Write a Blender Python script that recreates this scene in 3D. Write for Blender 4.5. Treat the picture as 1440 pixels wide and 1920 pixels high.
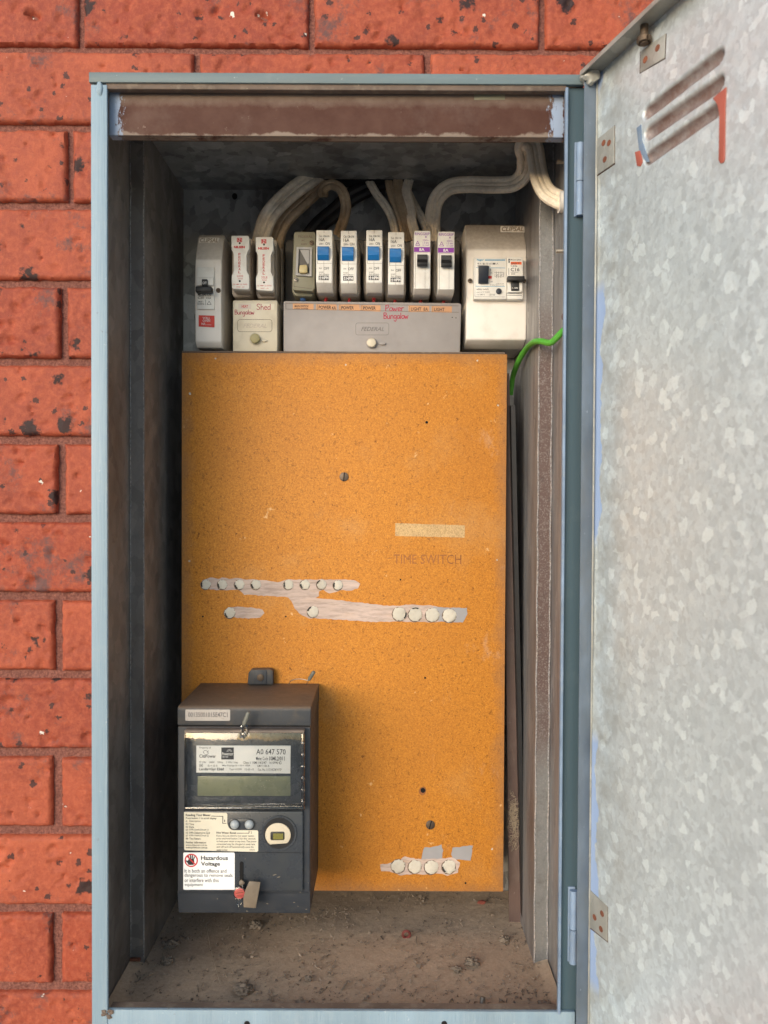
import bpy, bmesh, math, random
from mathutils import Vector, Matrix, noise
R_ = math.radians
rnd = random.Random(7)
for o in list(bpy.data.objects): bpy.data.objects.remove(o, do_unlink=True)
S = bpy.context.scene
COL = S.collection
# ------------------------------------------------------------------ camera
F = 1440.0
CAM = Vector((0, 0, 1.5))
CR = Matrix.Rotation(R_(89.1), 3, 'X') @ Matrix.Rotation(R_(0.28), 3, 'Z')
cd = bpy.data.cameras.new('camera'); cam = bpy.data.objects.new('camera', cd); COL.objects.link(cam)
cam.matrix_world = Matrix.Translation(CAM) @ CR.to_4x4()
cd.sensor_fit = 'HORIZONTAL'; cd.sensor_width = 36; cd.lens = 36
cd.clip_start = 0.02; cd.clip_end = 2000
cd.dof.use_dof = True; cd.dof.focus_distance = 0.76; cd.dof.aperture_fstop = 11
S.camera = cam
# ------------------------------------------------------------------ light
SUN_EL, SUN_AZ = 13.0, -32.0        # azimuth: degrees left of straight behind the camera
w = bpy.data.worlds.new('World'); S.world = w; w.use_nodes = True
nt = w.node_tree; nt.nodes.clear()
sky = nt.nodes.new('ShaderNodeTexSky'); sky.sky_type = 'NISHITA'; sky.sun_disc = False
sky.sun_elevation = R_(SUN_EL); sky.sun_rotation = R_(180 - SUN_AZ)
sky.air_density = 1.0; sky.dust_density = 1.2; sky.ozone_density = 1.5
bg = nt.nodes.new('ShaderNodeBackground'); bg.inputs[1].default_value = 0.15
ow = nt.nodes.new('ShaderNodeOutputWorld')
nt.links.new(sky.outputs[0], bg.inputs[0]); nt.links.new(bg.outputs[0], ow.inputs[0])
sl = bpy.data.lights.new('sun', 'SUN'); sl.energy = 1.5; sl.angle = R_(44); sl.color = (1.0, 0.985, 0.96)
so = bpy.data.objects.new('sun', sl); COL.objects.link(so)
toward = Vector((math.sin(R_(SUN_AZ)) * math.cos(R_(SUN_EL)), -math.cos(R_(SUN_AZ)) * math.cos(R_(SUN_EL)), math.sin(R_(SUN_EL))))
so.rotation_euler = toward.to_track_quat('Z', 'Y').to_euler()
so.location = toward * 4 + CAM
S.view_settings.view_transform = 'Standard'; S.view_settings.look = 'None'
S.view_settings.gamma = 1; S.view_settings.use_curve_mapping = False
S.view_settings.exposure = 0.72

# ------------------------------------------------------------------ helpers
def Wp(px, py, Y):
    "the point of the place at depth Y seen at photo pixel px, py"
    d = CR @ Vector(((px - 720) / F, (960 - py) / F, -1))
    return CAM + d * (Y / d.y)

def col4(c): return (c[0], c[1], c[2], 1)

class NT:
    def __init__(s, name):
        s.m = bpy.data.materials.new(name); s.m.use_nodes = True
        s.t = s.m.node_tree; s.t.nodes.clear()
        s.out = s.n('ShaderNodeOutputMaterial'); s.bs = s.n('ShaderNodeBsdfPrincipled')
        s.l(s.bs.outputs[0], s.out.inputs[0])
        tc = s.n('ShaderNodeTexCoord'); oi = s.n('ShaderNodeObjectInfo')
        ml = s.n('ShaderNodeMath'); ml.operation = 'MULTIPLY'; ml.inputs[1].default_value = 37.0
        s.l(oi.outputs['Random'], ml.inputs[0])
        va = s.n('ShaderNodeVectorMath'); va.operation = 'ADD'
        s.l(tc.outputs['Object'], va.inputs[0]); s.l(ml.outputs[0], va.inputs[1])
        s.co = va.outputs[0]; s.obj = tc.outputs['Object']; s.rand = oi.outputs['Random']
    def n(s, t): return s.t.nodes.new(t)
    def l(s, a, b): s.t.links.new(a, b)
    def scale(s, v, sc):
        m = s.n('ShaderNodeVectorMath'); m.operation = 'MULTIPLY'; s.l(v, m.inputs[0]); m.inputs[1].default_value = sc
        return m.outputs[0]
    def noise(s, scale, detail=3, rough=.55, v=None, dist=0):
        n = s.n('ShaderNodeTexNoise'); n.inputs['Scale'].default_value = scale; n.inputs['Detail'].default_value = detail
        n.inputs['Roughness'].default_value = rough; n.inputs['Distortion'].default_value = dist
        s.l(v if v is not None else s.co, n.inputs['Vector']); return n.outputs[0]
    def ramp(s, f, lo, hi, a=0., b=1.):
        r = s.n('ShaderNodeMapRange'); r.inputs[1].default_value = lo; r.inputs[2].default_value = hi
        r.inputs[3].default_value = a; r.inputs[4].default_value = b; s.l(f, r.inputs[0]); return r.outputs[0]
    def math(s, op, a, b=None):
        m = s.n('ShaderNodeMath'); m.operation = op
        for i, x in enumerate((a, b)):
            if x is None: continue
            if isinstance(x, (int, float)): m.inputs[i].default_value = x
            else: s.l(x, m.inputs[i])
        return m.outputs[0]
    def mix(s, f, a, b, mode='MIX'):
        m = s.n('ShaderNodeMix'); m.data_type = 'RGBA'; m.blend_type = mode
        if isinstance(f, (int, float)): m.inputs[0].default_value = f
        else: s.l(f, m.inputs[0])
        for i, x in ((6, a), (7, b)):
            if isinstance(x, tuple): m.inputs[i].default_value = col4(x)
            else: s.l(x, m.inputs[i])
        return m.outputs[2]
    def vor(s, scale, feature='F1', v=None, rand=1):
        n = s.n('ShaderNodeTexVoronoi'); n.inputs['Scale'].default_value = scale; n.feature = feature
        n.inputs['Randomness'].default_value = rand
        s.l(v if v is not None else s.co, n.inputs['Vector']); return n
    def distort(s, amount, scale, v=None):
        n = s.n('ShaderNodeTexNoise'); n.inputs['Scale'].default_value = scale; n.inputs['Detail'].default_value = 2
        v = v if v is not None else s.co
        s.l(v, n.inputs['Vector'])
        a = s.n('ShaderNodeVectorMath'); a.operation = 'SUBTRACT'; s.l(n.outputs['Color'], a.inputs[0]); a.inputs[1].default_value = (.5, .5, .5)
        b = s.n('ShaderNodeVectorMath'); b.operation = 'SCALE'; s.l(a.outputs[0], b.inputs[0]); b.inputs['Scale'].default_value = amount
        c = s.n('ShaderNodeVectorMath'); c.operation = 'ADD'; s.l(b.outputs[0], c.inputs[0]); s.l(v, c.inputs[1]); return c.outputs[0]
    def nz(s):
        g = s.n('ShaderNodeNewGeometry'); x = s.n('ShaderNodeSeparateXYZ'); s.l(g.outputs['Normal'], x.inputs[0]); return x.outputs[2]
    def bump(s, h, strength=.4, dist=.001):
        b = s.n('ShaderNodeBump'); b.inputs['Strength'].default_value = strength; b.inputs['Distance'].default_value = dist
        s.l(h, b.inputs['Height'])
        if getattr(s, 'lastb', None): s.l(s.lastb, b.inputs['Normal'])
        s.lastb = b.outputs[0]; s.l(b.outputs[0], s.bs.inputs['Normal'])
    def set(s, color=None, rough=None, metal=None, spec=None):
        for k, v in (('Base Color', color), ('Roughness', rough), ('Metallic', metal), ('Specular IOR Level', spec)):
            if v is None: continue
            i = s.bs.inputs[k]
            if isinstance(v, tuple): i.default_value = col4(v)
            elif isinstance(v, (int, float)): i.default_value = v
            else: s.l(v, i)
        return s.m

DUST = (.16, .115, .08)
def plain(name, c, rough=.45, metal=0, var=.12, dirt=.25, dirtc=(.20, .15, .11), dscale=60, up=0, bump=.15, bscale=900, spec=.5, stretch=None):
    "paint or plastic: slight tone drift, grime in blotches, dust where it can settle"
    s = NT(name)
    v = s.scale(s.co, stretch) if stretch else s.co
    n1 = s.noise(35, 3, v=v)
    c2 = tuple(max(0, x * (1 - var * 2)) for x in c)
    base = s.mix(s.ramp(n1, .3, .75), c, c2)
    n2 = s.noise(dscale, 6, .65, v=v)
    base = s.mix(s.ramp(n2, .52, .78, 0, dirt), base, dirtc)
    if up:
        u = s.math('MULTIPLY', s.ramp(s.nz(), .1, .75, 0, up), s.ramp(s.noise(300, 4), .25, .6, .75, 1))
        base = s.mix(u, base, DUST)
    if bump: s.bump(s.noise(bscale, 2, v=v), bump, .0004)
    r = s.ramp(n2, .3, .8, rough, min(1, rough + .25))
    return s.set(base, r, metal, spec)

def galv(name, tint=(.62, .63, .63), dark=.7, scale=110, metal=.75, rough=.42, grime=.3, grimec=(.16, .12, .09), hi=1.0, vertical=True, stretch=(1, 1, .8)):
    s = NT(name)
    v = s.scale(s.distort(.006, 160), stretch)
    v1 = s.vor(scale, v=v); v2 = s.vor(scale * .55, v=v)
    sp = s.n('ShaderNodeSeparateColor'); s.l(v1.outputs['Color'], sp.inputs[0])
    sp2 = s.n('ShaderNodeSeparateColor'); s.l(v2.outputs['Color'], sp2.inputs[0])
    k = s.ramp(sp.outputs[0], 0, 1, dark, 1.0)
    k2 = s.ramp(sp2.outputs[1], .8, .95, 0, .6 * hi)
    d = tuple(x * dark for x in tint)
    b = s.mix(sp.outputs[0], d, tint)
    b = s.mix(k2, b, tuple(min(1, x * 1.25) for x in tint))
    g = s.noise(14, 6, .6, v=s.scale(s.co, (1, 1, .35) if vertical else (.35, 1, 1)))
    b = s.mix(s.ramp(g, .45, .72, 0, grime), b, grimec)
    fine = s.noise(500, 3)
    b = s.mix(s.ramp(fine, .5, .8, 0, .25), b, tuple(x * .5 for x in tint))
    s.bump(sp.outputs[2], .22, .0006); s.bump(s.noise(60, 3), .2, .002); s.bump(s.noise(900, 3, .7, v=s.scale(s.co, (1, 1, .4))), .15, .0003)
    s.set(b, s.ramp(sp.outputs[1], 0, 1, rough - .06, rough + .14), metal)
    return s

def brick_material():
    s = NT('red_brick')
    n1 = s.noise(11, 5, .65); n2 = s.noise(150, 8, .75); n4 = s.noise(520, 4, .7)
    a = s.mix(s.rand, (.31, .045, .017), (.45, .098, .042))
    b = s.mix(s.ramp(n1, .32, .66), a, (.25, .042, .020))
    b = s.mix(s.ramp(n2, .42, .70, 0, .65), b, (.55, .15, .072))
    b = s.mix(s.ramp(n4, .55, .72, 0, .55), b, (.22, .045, .028))
    # grey scorched patches
    g = s.noise(15, 8, .8); b = s.mix(s.ramp(g, .55, .64, 0, .8), b, (.085, .058, .058))
    # charred iron spots
    v = s.vor(24, v=s.distort(.022, 120)); sp = s.n('ShaderNodeSeparateColor'); s.l(v.outputs['Color'], sp.inputs[0])
    rad = s.ramp(sp.outputs[0], .34, 1.0, .0, .33)
    spot = s.ramp(s.math('SUBTRACT', rad, s.math('ADD', v.outputs['Distance'], s.math('MULTIPLY', s.math('SUBTRACT', n4, .5), .22))), -.02, .06)
    b = s.mix(s.math('MULTIPLY', spot, .93), b, (.012, .010, .011))
    v3 = s.vor(75, v=s.distort(.010, 240)); sp3 = s.n('ShaderNodeSeparateColor'); s.l(v3.outputs['Color'], sp3.inputs[0])
    dk = s.ramp(s.math('SUBTRACT', s.ramp(sp3.outputs[1], .66, 1, 0, .34), s.math('ADD', v3.outputs['Distance'], s.math('MULTIPLY', s.math('SUBTRACT', n4, .5), .3))), 0, .05)
    b = s.mix(s.math('MULTIPLY', dk, .88), b, (.045, .022, .02))
    # gouges: warmer, fresh-broken clay
    v5 = s.vor(30, v=s.scale(s.distort(.03, 60), (.7, 1, 1.3))); sp5 = s.n('ShaderNodeSeparateColor'); s.l(v5.outputs['Color'], sp5.inputs[0])
    go = s.ramp(s.math('SUBTRACT', s.ramp(sp5.outputs[1], .60, 1, 0, .26), v5.outputs['Distance']), 0, .10)
    b = s.mix(s.math('MULTIPLY', go, .5), b, (.30, .065, .036))
    # white quartz chips
    v2 = s.vor(36, v=s.scale(s.distort(.012, 190), (1, 1, 1.2))); sp2 = s.n('ShaderNodeSeparateColor'); s.l(v2.outputs['Color'], sp2.inputs[0])
    chip = s.ramp(s.math('SUBTRACT', s.ramp(sp2.outputs[2], .64, 1, -.03, .16), v2.outputs['Distance']), 0, .02)
    b = s.mix(chip, b, (.80, .72, .62))
    s.bump(s.noise(38, 8, .6), .35, .003); s.bump(n2, .7, .0014); s.bump(n4, .6, .0007); s.bump(go, -.9, .003); s.bump(dk, -.8, .002); s.bump(spot, -.5, .002); s.bump(chip, .4, .001)
    return s.set(b, s.ramp(n2, .3, .8, .55, .85), 0, .4)

def mortar_material():
    s = NT('red_mortar')
    n = s.noise(420, 4, .7); b = s.mix(s.ramp(n, .35, .7), (.14, .052, .040), (.34, .145, .11))
    b = s.mix(s.ramp(s.noise(22, 4), .5, .75, 0, .5), b, (.15, .07, .055))
    s.bump(n, .9, .0016); s.bump(s.noise(110, 3), .6, .003)
    return s.set(b, .95, 0, .2)

def mdf_material():
    s = NT('orange_particle_board')
    v = s.scale(s.distort(.004, 300), (1, 1, 1))
    n = s.noise(640, 5, .8, v=v); m = s.noise(1500, 2, .6, v=v)
    b = s.mix(s.ramp(n, .36, .66), (.40, .135, .012), (.68, .285, .038))
    b = s.mix(s.ramp(m, .60, .72, 0, .5), b, (.78, .42, .11))
    f1 = s.noise(430, 5, .7, v=s.scale(s.distort(.006, 400), (1, 1, .45)))
    f2 = s.noise(440, 5, .7, v=s.scale(s.distort(.006, 420), (.45, 1, 1)))
    b = s.mix(s.ramp(f1, .58, .68, 0, .9), b, (.13, .038, .005))
    b = s.mix(s.ramp(f2, .59, .69, 0, .9), b, (.13, .038, .005))
    v3 = s.vor(95); sp3 = s.n('ShaderNodeSeparateColor'); s.l(v3.outputs['Color'], sp3.inputs[0])
    dot = s.ramp(s.math('SUBTRACT', s.ramp(sp3.outputs[1], .86, 1, -.02, .09), v3.outputs['Distance']), 0, .02)
    b = s.mix(dot, b, (.05, .02, .005))
    b = s.mix(s.ramp(s.noise(7, 4, .6), .45, .75, 0, .35), b, (.40, .15, .03))
    # grime creeping in from the edges (board-local coordinates, origin at its centre)
    x = s.n('ShaderNodeSeparateXYZ'); s.l(s.obj, x.inputs[0])
    ex = s.math('SUBTRACT', .167, s.math('ABSOLUTE', x.outputs[0])); ez = s.math('SUBTRACT', .278, s.math('ABSOLUTE', x.outputs[2]))
    e = s.math('MINIMUM', ex, ez)
    e = s.math('ADD', e, s.math('MULTIPLY', s.math('SUBTRACT', s.noise(40, 6, .7), .5), .03))
    b = s.mix(s.ramp(e, .0, .014, .55, 0), b, (.28, .15, .075))
    st = s.math('MULTIPLY', s.ramp(s.noise(38, 6, .75, v=s.scale(s.obj, (1, 1, .5))), .60, .70, 0, .3), s.ramp(x.outputs[0], .06, .15))
    b = s.mix(st, b, (.62, .40, .25))
    s.bump(n, .25, .0004)
    return s.set(b, .62, 0, .35)

def dust_material():
    s = NT('settled_dust')
    n = s.noise(330, 6, .75); b = s.mix(s.ramp(n, .3, .7), (.34, .25, .172), (.54, .41, .30))
    b = s.mix(s.ramp(s.noise(12, 5), .35, .7, 0, .45), b, (.44, .325, .225))
    b = s.mix(s.ramp(s.noise(1400, 2), .70, .76, 0, .8), b, (.5, .42, .34))
    b = s.mix(s.ramp(s.noise(26, 6, .7), .56, .7, 0, .5), b, (.30, .215, .15))
    s.bump(n, .6, .001); s.bump(s.noise(60, 5), .3, .002)
    return s.set(b, .98, 0, .1)

def door_material():
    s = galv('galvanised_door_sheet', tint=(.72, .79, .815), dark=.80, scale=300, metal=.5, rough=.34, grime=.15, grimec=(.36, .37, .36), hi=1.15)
    b = s.bs.inputs['Base Color'].links[0].from_socket
    x = s.n('ShaderNodeSeparateXYZ'); s.l(s.obj, x.inputs[0]); u, z = x.outputs[0], x.outputs[2]
    wob = s.math('MULTIPLY', s.math('SUBTRACT', s.noise(13, 5, .6, v=s.obj), .5), .05)
    # blue overspray down the hinge side
    du = s.math('ADD', u, wob)
    zb = s.ramp(s.math('SINE', s.math('MULTIPLY', z, 17.0)), -.3, -.1)
    blue = s.math('MULTIPLY', s.ramp(du, .0085, .0095, 1, 0), zb)
    tn = s.math('MULTIPLY', s.ramp(s.math('ADD', u, wob), .02, .06, .55, 0), s.ramp(s.noise(60, 5), .35, .65))
    b = s.mix(tn, b, (.34, .32, .27))
    b = s.mix(blue, b, (.30, .40, .60))
    # old primer showing in the pressed louvres (mask painted per vertex)
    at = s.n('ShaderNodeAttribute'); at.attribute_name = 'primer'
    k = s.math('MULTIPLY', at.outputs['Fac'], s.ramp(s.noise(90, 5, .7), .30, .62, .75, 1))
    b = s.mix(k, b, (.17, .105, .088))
    s.l(b, s.bs.inputs['Base Color'])
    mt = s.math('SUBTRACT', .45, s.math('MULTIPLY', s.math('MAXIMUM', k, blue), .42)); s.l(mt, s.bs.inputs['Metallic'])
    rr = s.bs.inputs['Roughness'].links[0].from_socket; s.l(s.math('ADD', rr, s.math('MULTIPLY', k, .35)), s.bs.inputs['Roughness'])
    return s.m

def brown_header_material():
    s = NT('brown_primer_metal')
    x = s.n('ShaderNodeSeparateXYZ'); s.l(s.obj, x.inputs[0])
    b = s.mix(s.ramp(s.noise(40, 5, .65), .35, .7), (.072, .029, .019), (.10, .048, .034))
    # dust along the upper edge (object origin = header centre)
    e = s.math('ADD', x.outputs[2], s.math('MULTIPLY', s.math('SUBTRACT', s.noise(45, 5, .7), .5), .016))
    b = s.mix(s.ramp(e, .004, .014, 0, .7), b, (.26, .20, .16))
    b = s.mix(s.ramp(e, -.0165, -.0185, 0, .7), b, (.31, .25, .20))
    # flaked pale blue patches at both ends
    ax = s.math('ABSOLUTE', s.math('ADD', x.outputs[0], .003)); fl = s.noise(220, 6, .75, v=s.scale(s.obj, (1.6, 1, .6)))
    end = s.math('SUBTRACT', s.ramp(ax, .168, .187), s.ramp(ax, .188, .194, 0, .8))
    b = s.mix(s.ramp(s.math('ADD', s.math('MULTIPLY', end, .42), s.math('MULTIPLY', fl, .7)), .60, .64), b, (.33, .40, .52))
    s.bump(s.noise(300, 4), .2, .0005)
    return s.set(b, .72, 0, .25)

def clear_material(name, tint=(.9, .92, .92), rough=.06, wavy=True, gloss=1.0):
    s = NT(name); s.t.nodes.remove(s.bs)
    tr = s.n('ShaderNodeBsdfTransparent'); tr.inputs[0].default_value = col4(tint)
    gl = s.n('ShaderNodeBsdfGlossy'); gl.inputs['Roughness'].default_value = rough
    fr = s.n('ShaderNodeFresnel'); fr.inputs[0].default_value = 1.55
    if wavy:
        b = s.n('ShaderNodeBump'); b.inputs['Strength'].default_value = .35; b.inputs['Distance'].default_value = .002
        s.l(s.noise(40, 2, v=s.scale(s.co, (1.5, 1, .35))), b.inputs['Height']); s.l(b.outputs[0], gl.inputs['Normal']); s.l(b.outputs[0], fr.inputs['Normal'])
    mx = s.n('ShaderNodeMixShader'); s.l(s.math('MULTIPLY', fr.outputs[0], gloss * 1.8), mx.inputs[0])
    s.l(tr.outputs[0], mx.inputs[1]); s.l(gl.outputs[0], mx.inputs[2]); s.l(mx.outputs[0], s.out.inputs[0])
    return s.m

def cable_material(name, c, dirtc=(.12, .07, .035), amt=.8):
    s = NT(name)
    b = s.mix(s.ramp(s.noise(28, 6, .7), .42, .68, 0, amt), c, dirtc)
    b = s.mix(s.ramp(s.noise(260, 4, .7), .5, .8, 0, .5), b, tuple(x * .45 for x in c))
    s.bump(s.noise(300, 3), .2, .0005)
    return s.set(b, .5, 0, .45)

MT = {}
MT['brick'] = brick_material(); MT['mortar'] = mortar_material(); MT['mdf'] = mdf_material(); MT['dust'] = dust_material()
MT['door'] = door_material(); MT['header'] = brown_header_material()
BLUE = (.275, .375, .445)
MT['blue'] = plain('pale_blue_grey_paint', BLUE, .42, 0, .14, .25, (.45, .5, .52), 200, stretch=(1, 1, .03), bscale=900, bump=1.0)
MT['blueh'] = plain('shaded_dirty_rail_paint', (.17, .225, .235), .5, 0, .25, .75, (.26, .24, .20), 60, stretch=(.08, 1, 1), bscale=500, bump=.5)  # same paint as the stile; shade from above put into the colour, plus dirt
MT['blue_shaded'] = plain('shaded_blue_grey_paint', (.055, .10, .125), .55, 0, .2, .2, (.1, .1, .1), 120, stretch=(1, 1, .05))  # same frame paint darkened: the shade beside the door is painted in
MT['slate'] = plain('slate_blue_paint', (.145, .185, .235), .42, 0, .25, .6, (.13, .125, .115), 26, stretch=(1, 1, .5))
MT['periw'] = plain('periwinkle_paint', (.22, .30, .42), .5, 0, .2, .75, (.24, .28, .30), 110)
MT['lipdust'] = plain('dusty_brown_lip', (.17, .12, .09), .7, 0, .2, .7, (.32, .26, .20), 90)
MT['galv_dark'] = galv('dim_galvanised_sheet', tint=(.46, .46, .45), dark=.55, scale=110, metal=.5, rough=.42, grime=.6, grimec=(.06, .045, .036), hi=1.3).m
MT['galv_left'] = galv('grimy_shaded_galvanised_side', tint=(.24, .22, .205), dark=.7, scale=90, metal=.4, rough=.55, grime=.6, grimec=(.07, .05, .04), hi=.6).m  # darker than the right side: its shade is in the tint, besides the grime
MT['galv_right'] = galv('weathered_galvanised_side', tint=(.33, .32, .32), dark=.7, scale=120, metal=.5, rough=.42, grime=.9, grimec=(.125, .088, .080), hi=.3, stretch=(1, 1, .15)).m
def band_material():
    s = NT('speckled_brown_band')
    n = s.noise(700, 5, .7); x = s.n('ShaderNodeSeparateXYZ'); s.l(s.obj, x.inputs[0])
    z = s.math('ADD', x.outputs[2], s.math('MULTIPLY', s.math('SUBTRACT', s.noise(20, 5), .5), .12))
    bare = s.math('MAXIMUM', s.ramp(z, .58, .66), s.ramp(z, .26, .18))
    c = s.mix(bare, (.125, .082, .072), (.20, .20, .195))
    c = s.mix(s.ramp(n, .5, .68, 0, .7), c, (.30, .28, .27))
    c = s.mix(s.ramp(s.noise(90, 6, .7), .55, .7, 0, .4), c, (.06, .045, .04))
    s.bump(n, .5, .0006); return s.set(c, .5, .3)
MT['band'] = band_material()
MT['worn'] = plain('worn_bright_edge', (.62, .60, .58), .4, .5, .2, 1.0, (.16, .13, .12), 520, bump=.8, bscale=600)
MT['brownstrip'] = plain('brown_painted_strip', (.135, .085, .07), .5, 0, .2, .45, (.24, .19, .15), 70, stretch=(1, 1, .3))
MT['black'] = plain('black_plastic', (.012, .012, .013), .38, 0, .1, .3, (.06, .05, .045), 90)
MT['void'] = plain('dark_hole', (.006, .005, .005), .9, 0, 0, 0, bump=0)
MT['white'] = plain('white_plastic', (.80, .775, .72), .42, 0, .07, .28, (.32, .23, .16), 70, up=.5)
MT['cream'] = plain('aged_cream_plastic', (.70, .62, .47), .42, 0, .08, .3, (.30, .21, .13), 70, up=.7)
MT['pink'] = plain('dusty_pinkish_plastic', (.55, .46, .38), .45, 0, .08, .3, (.28, .19, .14), 60, up=.85)
MT['ivory'] = plain('ivory_holder_plastic', (.58, .49, .40), .5, 0, .1, .5, (.15, .105, .075), 80, up=.7)
MT['boxwhite'] = plain('white_enclosure_plastic', (.82, .76, .69), .45, 0, .05, .3, (.36, .27, .19), 40, up=.9)
MT['grey'] = plain('warm_grey_plastic', (.34, .31, .295), .5, 0, .08, .25, (.22, .18, .15), 60, up=.6)
MT['greydark'] = plain('shaded_grey_base', (.13, .12, .11), .6, 0, .15, .4, (.08, .06, .05), 60)
MT['greengrey'] = plain('green_grey_plastic', (.25, .235, .165), .5, 0, .1, .4, (.16, .13, .09), 80, up=.5)
MT['lightgrey'] = plain('light_grey_plastic', (.38, .37, .36), .45, 0, .08, .3, (.2, .17, .14), 80)
MT['bluetog'] = plain('bright_blue_plastic', (.004, .16, .47), .38, 0, .1, .12, (.1, .15, .2), 120)
MT['yellow'] = plain('yellowed_lever', (.52, .42, .20), .4, 0, .1, .3, (.25, .17, .08), 90)
MT['labelpink'] = plain('salmon_paper_label', (.62, .33, .17), .7, 0, .12, .4, (.42, .22, .1), 200)
MT['paper'] = plain('white_label', (.72, .69, .64), .5, 0, .04, .12, (.5, .42, .34), 90, bump=0)
MT['paperdirty'] = plain('dusty_silver_label', (.50, .46, .42), .45, .2, .1, .7, (.26, .19, .14), 500)
MT['papercream'] = plain('cream_label', (.72, .66, .52), .5, 0, .04, .15, (.5, .42, .3), 90, bump=0)
MT['meter'] = plain('dark_slate_plastic', (.050, .053, .058), .5, 0, .12, .6, (.12, .095, .07), 80, up=1.0, bump=.3, bscale=1400)
MT['meterlow'] = plain('navy_slate_plastic', (.036, .041, .050), .42, 0, .12, .25, (.09, .08, .07), 120, up=.4, bump=.3, bscale=1400)
MT['meterplate'] = plain('glossy_slate_plate', (.048, .053, .060), .18, 0, .1, .15, (.12, .12, .08), 60, bump=0, spec=.7)
MT['clear'] = clear_material('clear_wavy_cover', (.985, .99, .985), .05, True, .9)
MT['clearrim'] = clear_material('clear_rim', (.75, .74, .72), .12, True, 1.6)
MT['lcd'] = plain('olive_lcd', (.26, .27, .16), .18, 0, .12, .2, (.12, .13, .08), 40, bump=0)
MT['button'] = plain('pale_button', (.36, .39, .41), .3, 0, .05, .1, bump=0)
MT['tan'] = plain('cream_port_disc', (.62, .54, .40), .5, 0, .05, .2, bump=0)
MT['redprint'] = plain('red_print', (.55, .03, .03), .5, 0, 0, 0, bump=0)
MT['redlabel'] = plain('red_label', (.62, .035, .02), .45, 0, .05, .1, bump=0)
MT['redpen'] = plain('magenta_pen', (.38, .008, .045), .5, 0, 0, 0, bump=0)
MT['print'] = plain('black_print', (.02, .02, .022), .5, 0, 0, 0, bump=0)
MT['greyprint'] = plain('grey_print', (.09, .085, .09), .5, 0, 0, 0, bump=0)
MT['faintprint'] = plain('faint_brown_stamp', (.33, .115, .03), .6, 0, .2, .6, (.5, .22, .05), 300, bump=0)
MT['purple'] = plain('purple_print', (.25, .04, .36), .5, 0, .05, .1, bump=0)
MT['orange'] = plain('orange_print', (.75, .12, .02), .5, 0, 0, 0, bump=0)
MT['cyan'] = plain('cyan_print', (.03, .26, .45), .5, 0, 0, 0, bump=0)
MT['whiteprint'] = plain('white_print', (.75, .73, .7), .5, 0, 0, 0, bump=0)
MT['steel'] = plain('tarnished_steel', (.32, .29, .25), .38, .8, .2, .5, (.12, .09, .07), 200)
MT['brownsteel'] = plain('rusted_screw', (.17, .125, .09), .45, .7, .2, .5, (.1, .06, .04), 300)
MT['rust'] = plain('rust', (.27, .09, .045), .8, 0, .3, .5, (.12, .05, .03), 300)
MT['filler'] = plain('cream_filler', (.66, .61, .51), .8, 0, .15, .6, (.45, .38, .3), 300, bump=.8, bscale=350)
MT['smear'] = plain('pinkish_filler_smear', (.58, .42, .34), .75, 0, .08, .55, (.56, .30, .15), 80, stretch=(.3, 1, 3))
MT['greysmear'] = plain('grey_paint_smear', (.34, .33, .335), .6, 0, .08, .2, (.4, .35, .3), 90)
MT['ghost'] = plain('pale_tape_mark', (.60, .38, .16), .65, 0, .12, .55, (.42, .2, .05), 600)
MT['cable'] = cable_material('off_white_cable', (.82, .72, .58), amt=.6)
MT['cabledirty'] = cable_material('dirty_tan_cable', (.46, .34, .22), amt=.8)
MT['cableclean'] = cable_material('cream_cable', (.88, .77, .61), amt=.35)
MT['blackcable'] = cable_material('black_cable', (.018, .017, .017), (.06, .04, .03), .4)
MT['green'] = cable_material('green_wire', (.085, .38, .04), (.13, .17, .03), .35)
MT['redwire'] = plain('red_wire', (.42, .015, .02), .4)
MT['bluewire'] = plain('blue_wire', (.05, .12, .3), .4)
MT['sealpink'] = plain('pink_seal_plastic', (.55, .10, .085), .35, 0, .2, .3, (.3, .2, .15), 200)
MT['sealtag'] = plain('grimy_seal_tag', (.22, .17, .12), .5, 0, .2, .5, (.12, .09, .06), 150)
MT['lint'] = plain('grey_lint', (.27, .21, .155), .95, 0, .2, .6, (.08, .06, .045), 300)
MT['grit'] = plain('grit', (.34, .26, .19), .9, 0, .4, .6, (.09, .06, .045), 120)
MT['straw'] = plain('pale_straw', (.42, .34, .24), .8, 0, .2, .3, bump=0)
MT['redoxide'] = plain('red_oxide_paint', (.42, .11, .075), .45, 0, .1, .2, (.3, .2, .15), 100)
MT['plategalv'] = galv('galvanised_plate', tint=(.50, .49, .44), dark=.8, scale=120, metal=.5, rough=.45, grime=.2).m
MT['knob_olive'] = plain('olive_knob', (.36, .31, .14), .4, 0, .1, .3)
MT['labelpale'] = plain('pale_pink_label', (.66, .56, .48), .6, 0, .05, .2, bump=0)
MT['bluedark'] = plain('dark_blue_plastic', (.018, .024, .038), .35, 0, .1, .25, (.07, .06, .05), 100)
MT['cardboard'] = plain('dusty_relief', (.36, .28, .20), .7, 0, .1, .3)
MT['lensolive'] = plain('olive_lens', (.22, .20, .05), .15, 0, .2, .5, (.03, .03, .01), 400, bump=0)
MT['sealgrey'] = plain('grey_crimp', (.20, .20, .17), .5, .2, .2, .5, (.12, .1, .07), 200)
MT['redwire_dull'] = plain('dull_red_sheath', (.20, .035, .03), .5, 0, .2, .4)
MT['brickcrumb'] = plain('red_crumb', (.30, .075, .05), .85, 0, .2, .3)
MT['straw_dark'] = plain('dusty_straw', (.28, .21, .15), .85, 0, .2, .5)
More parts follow.
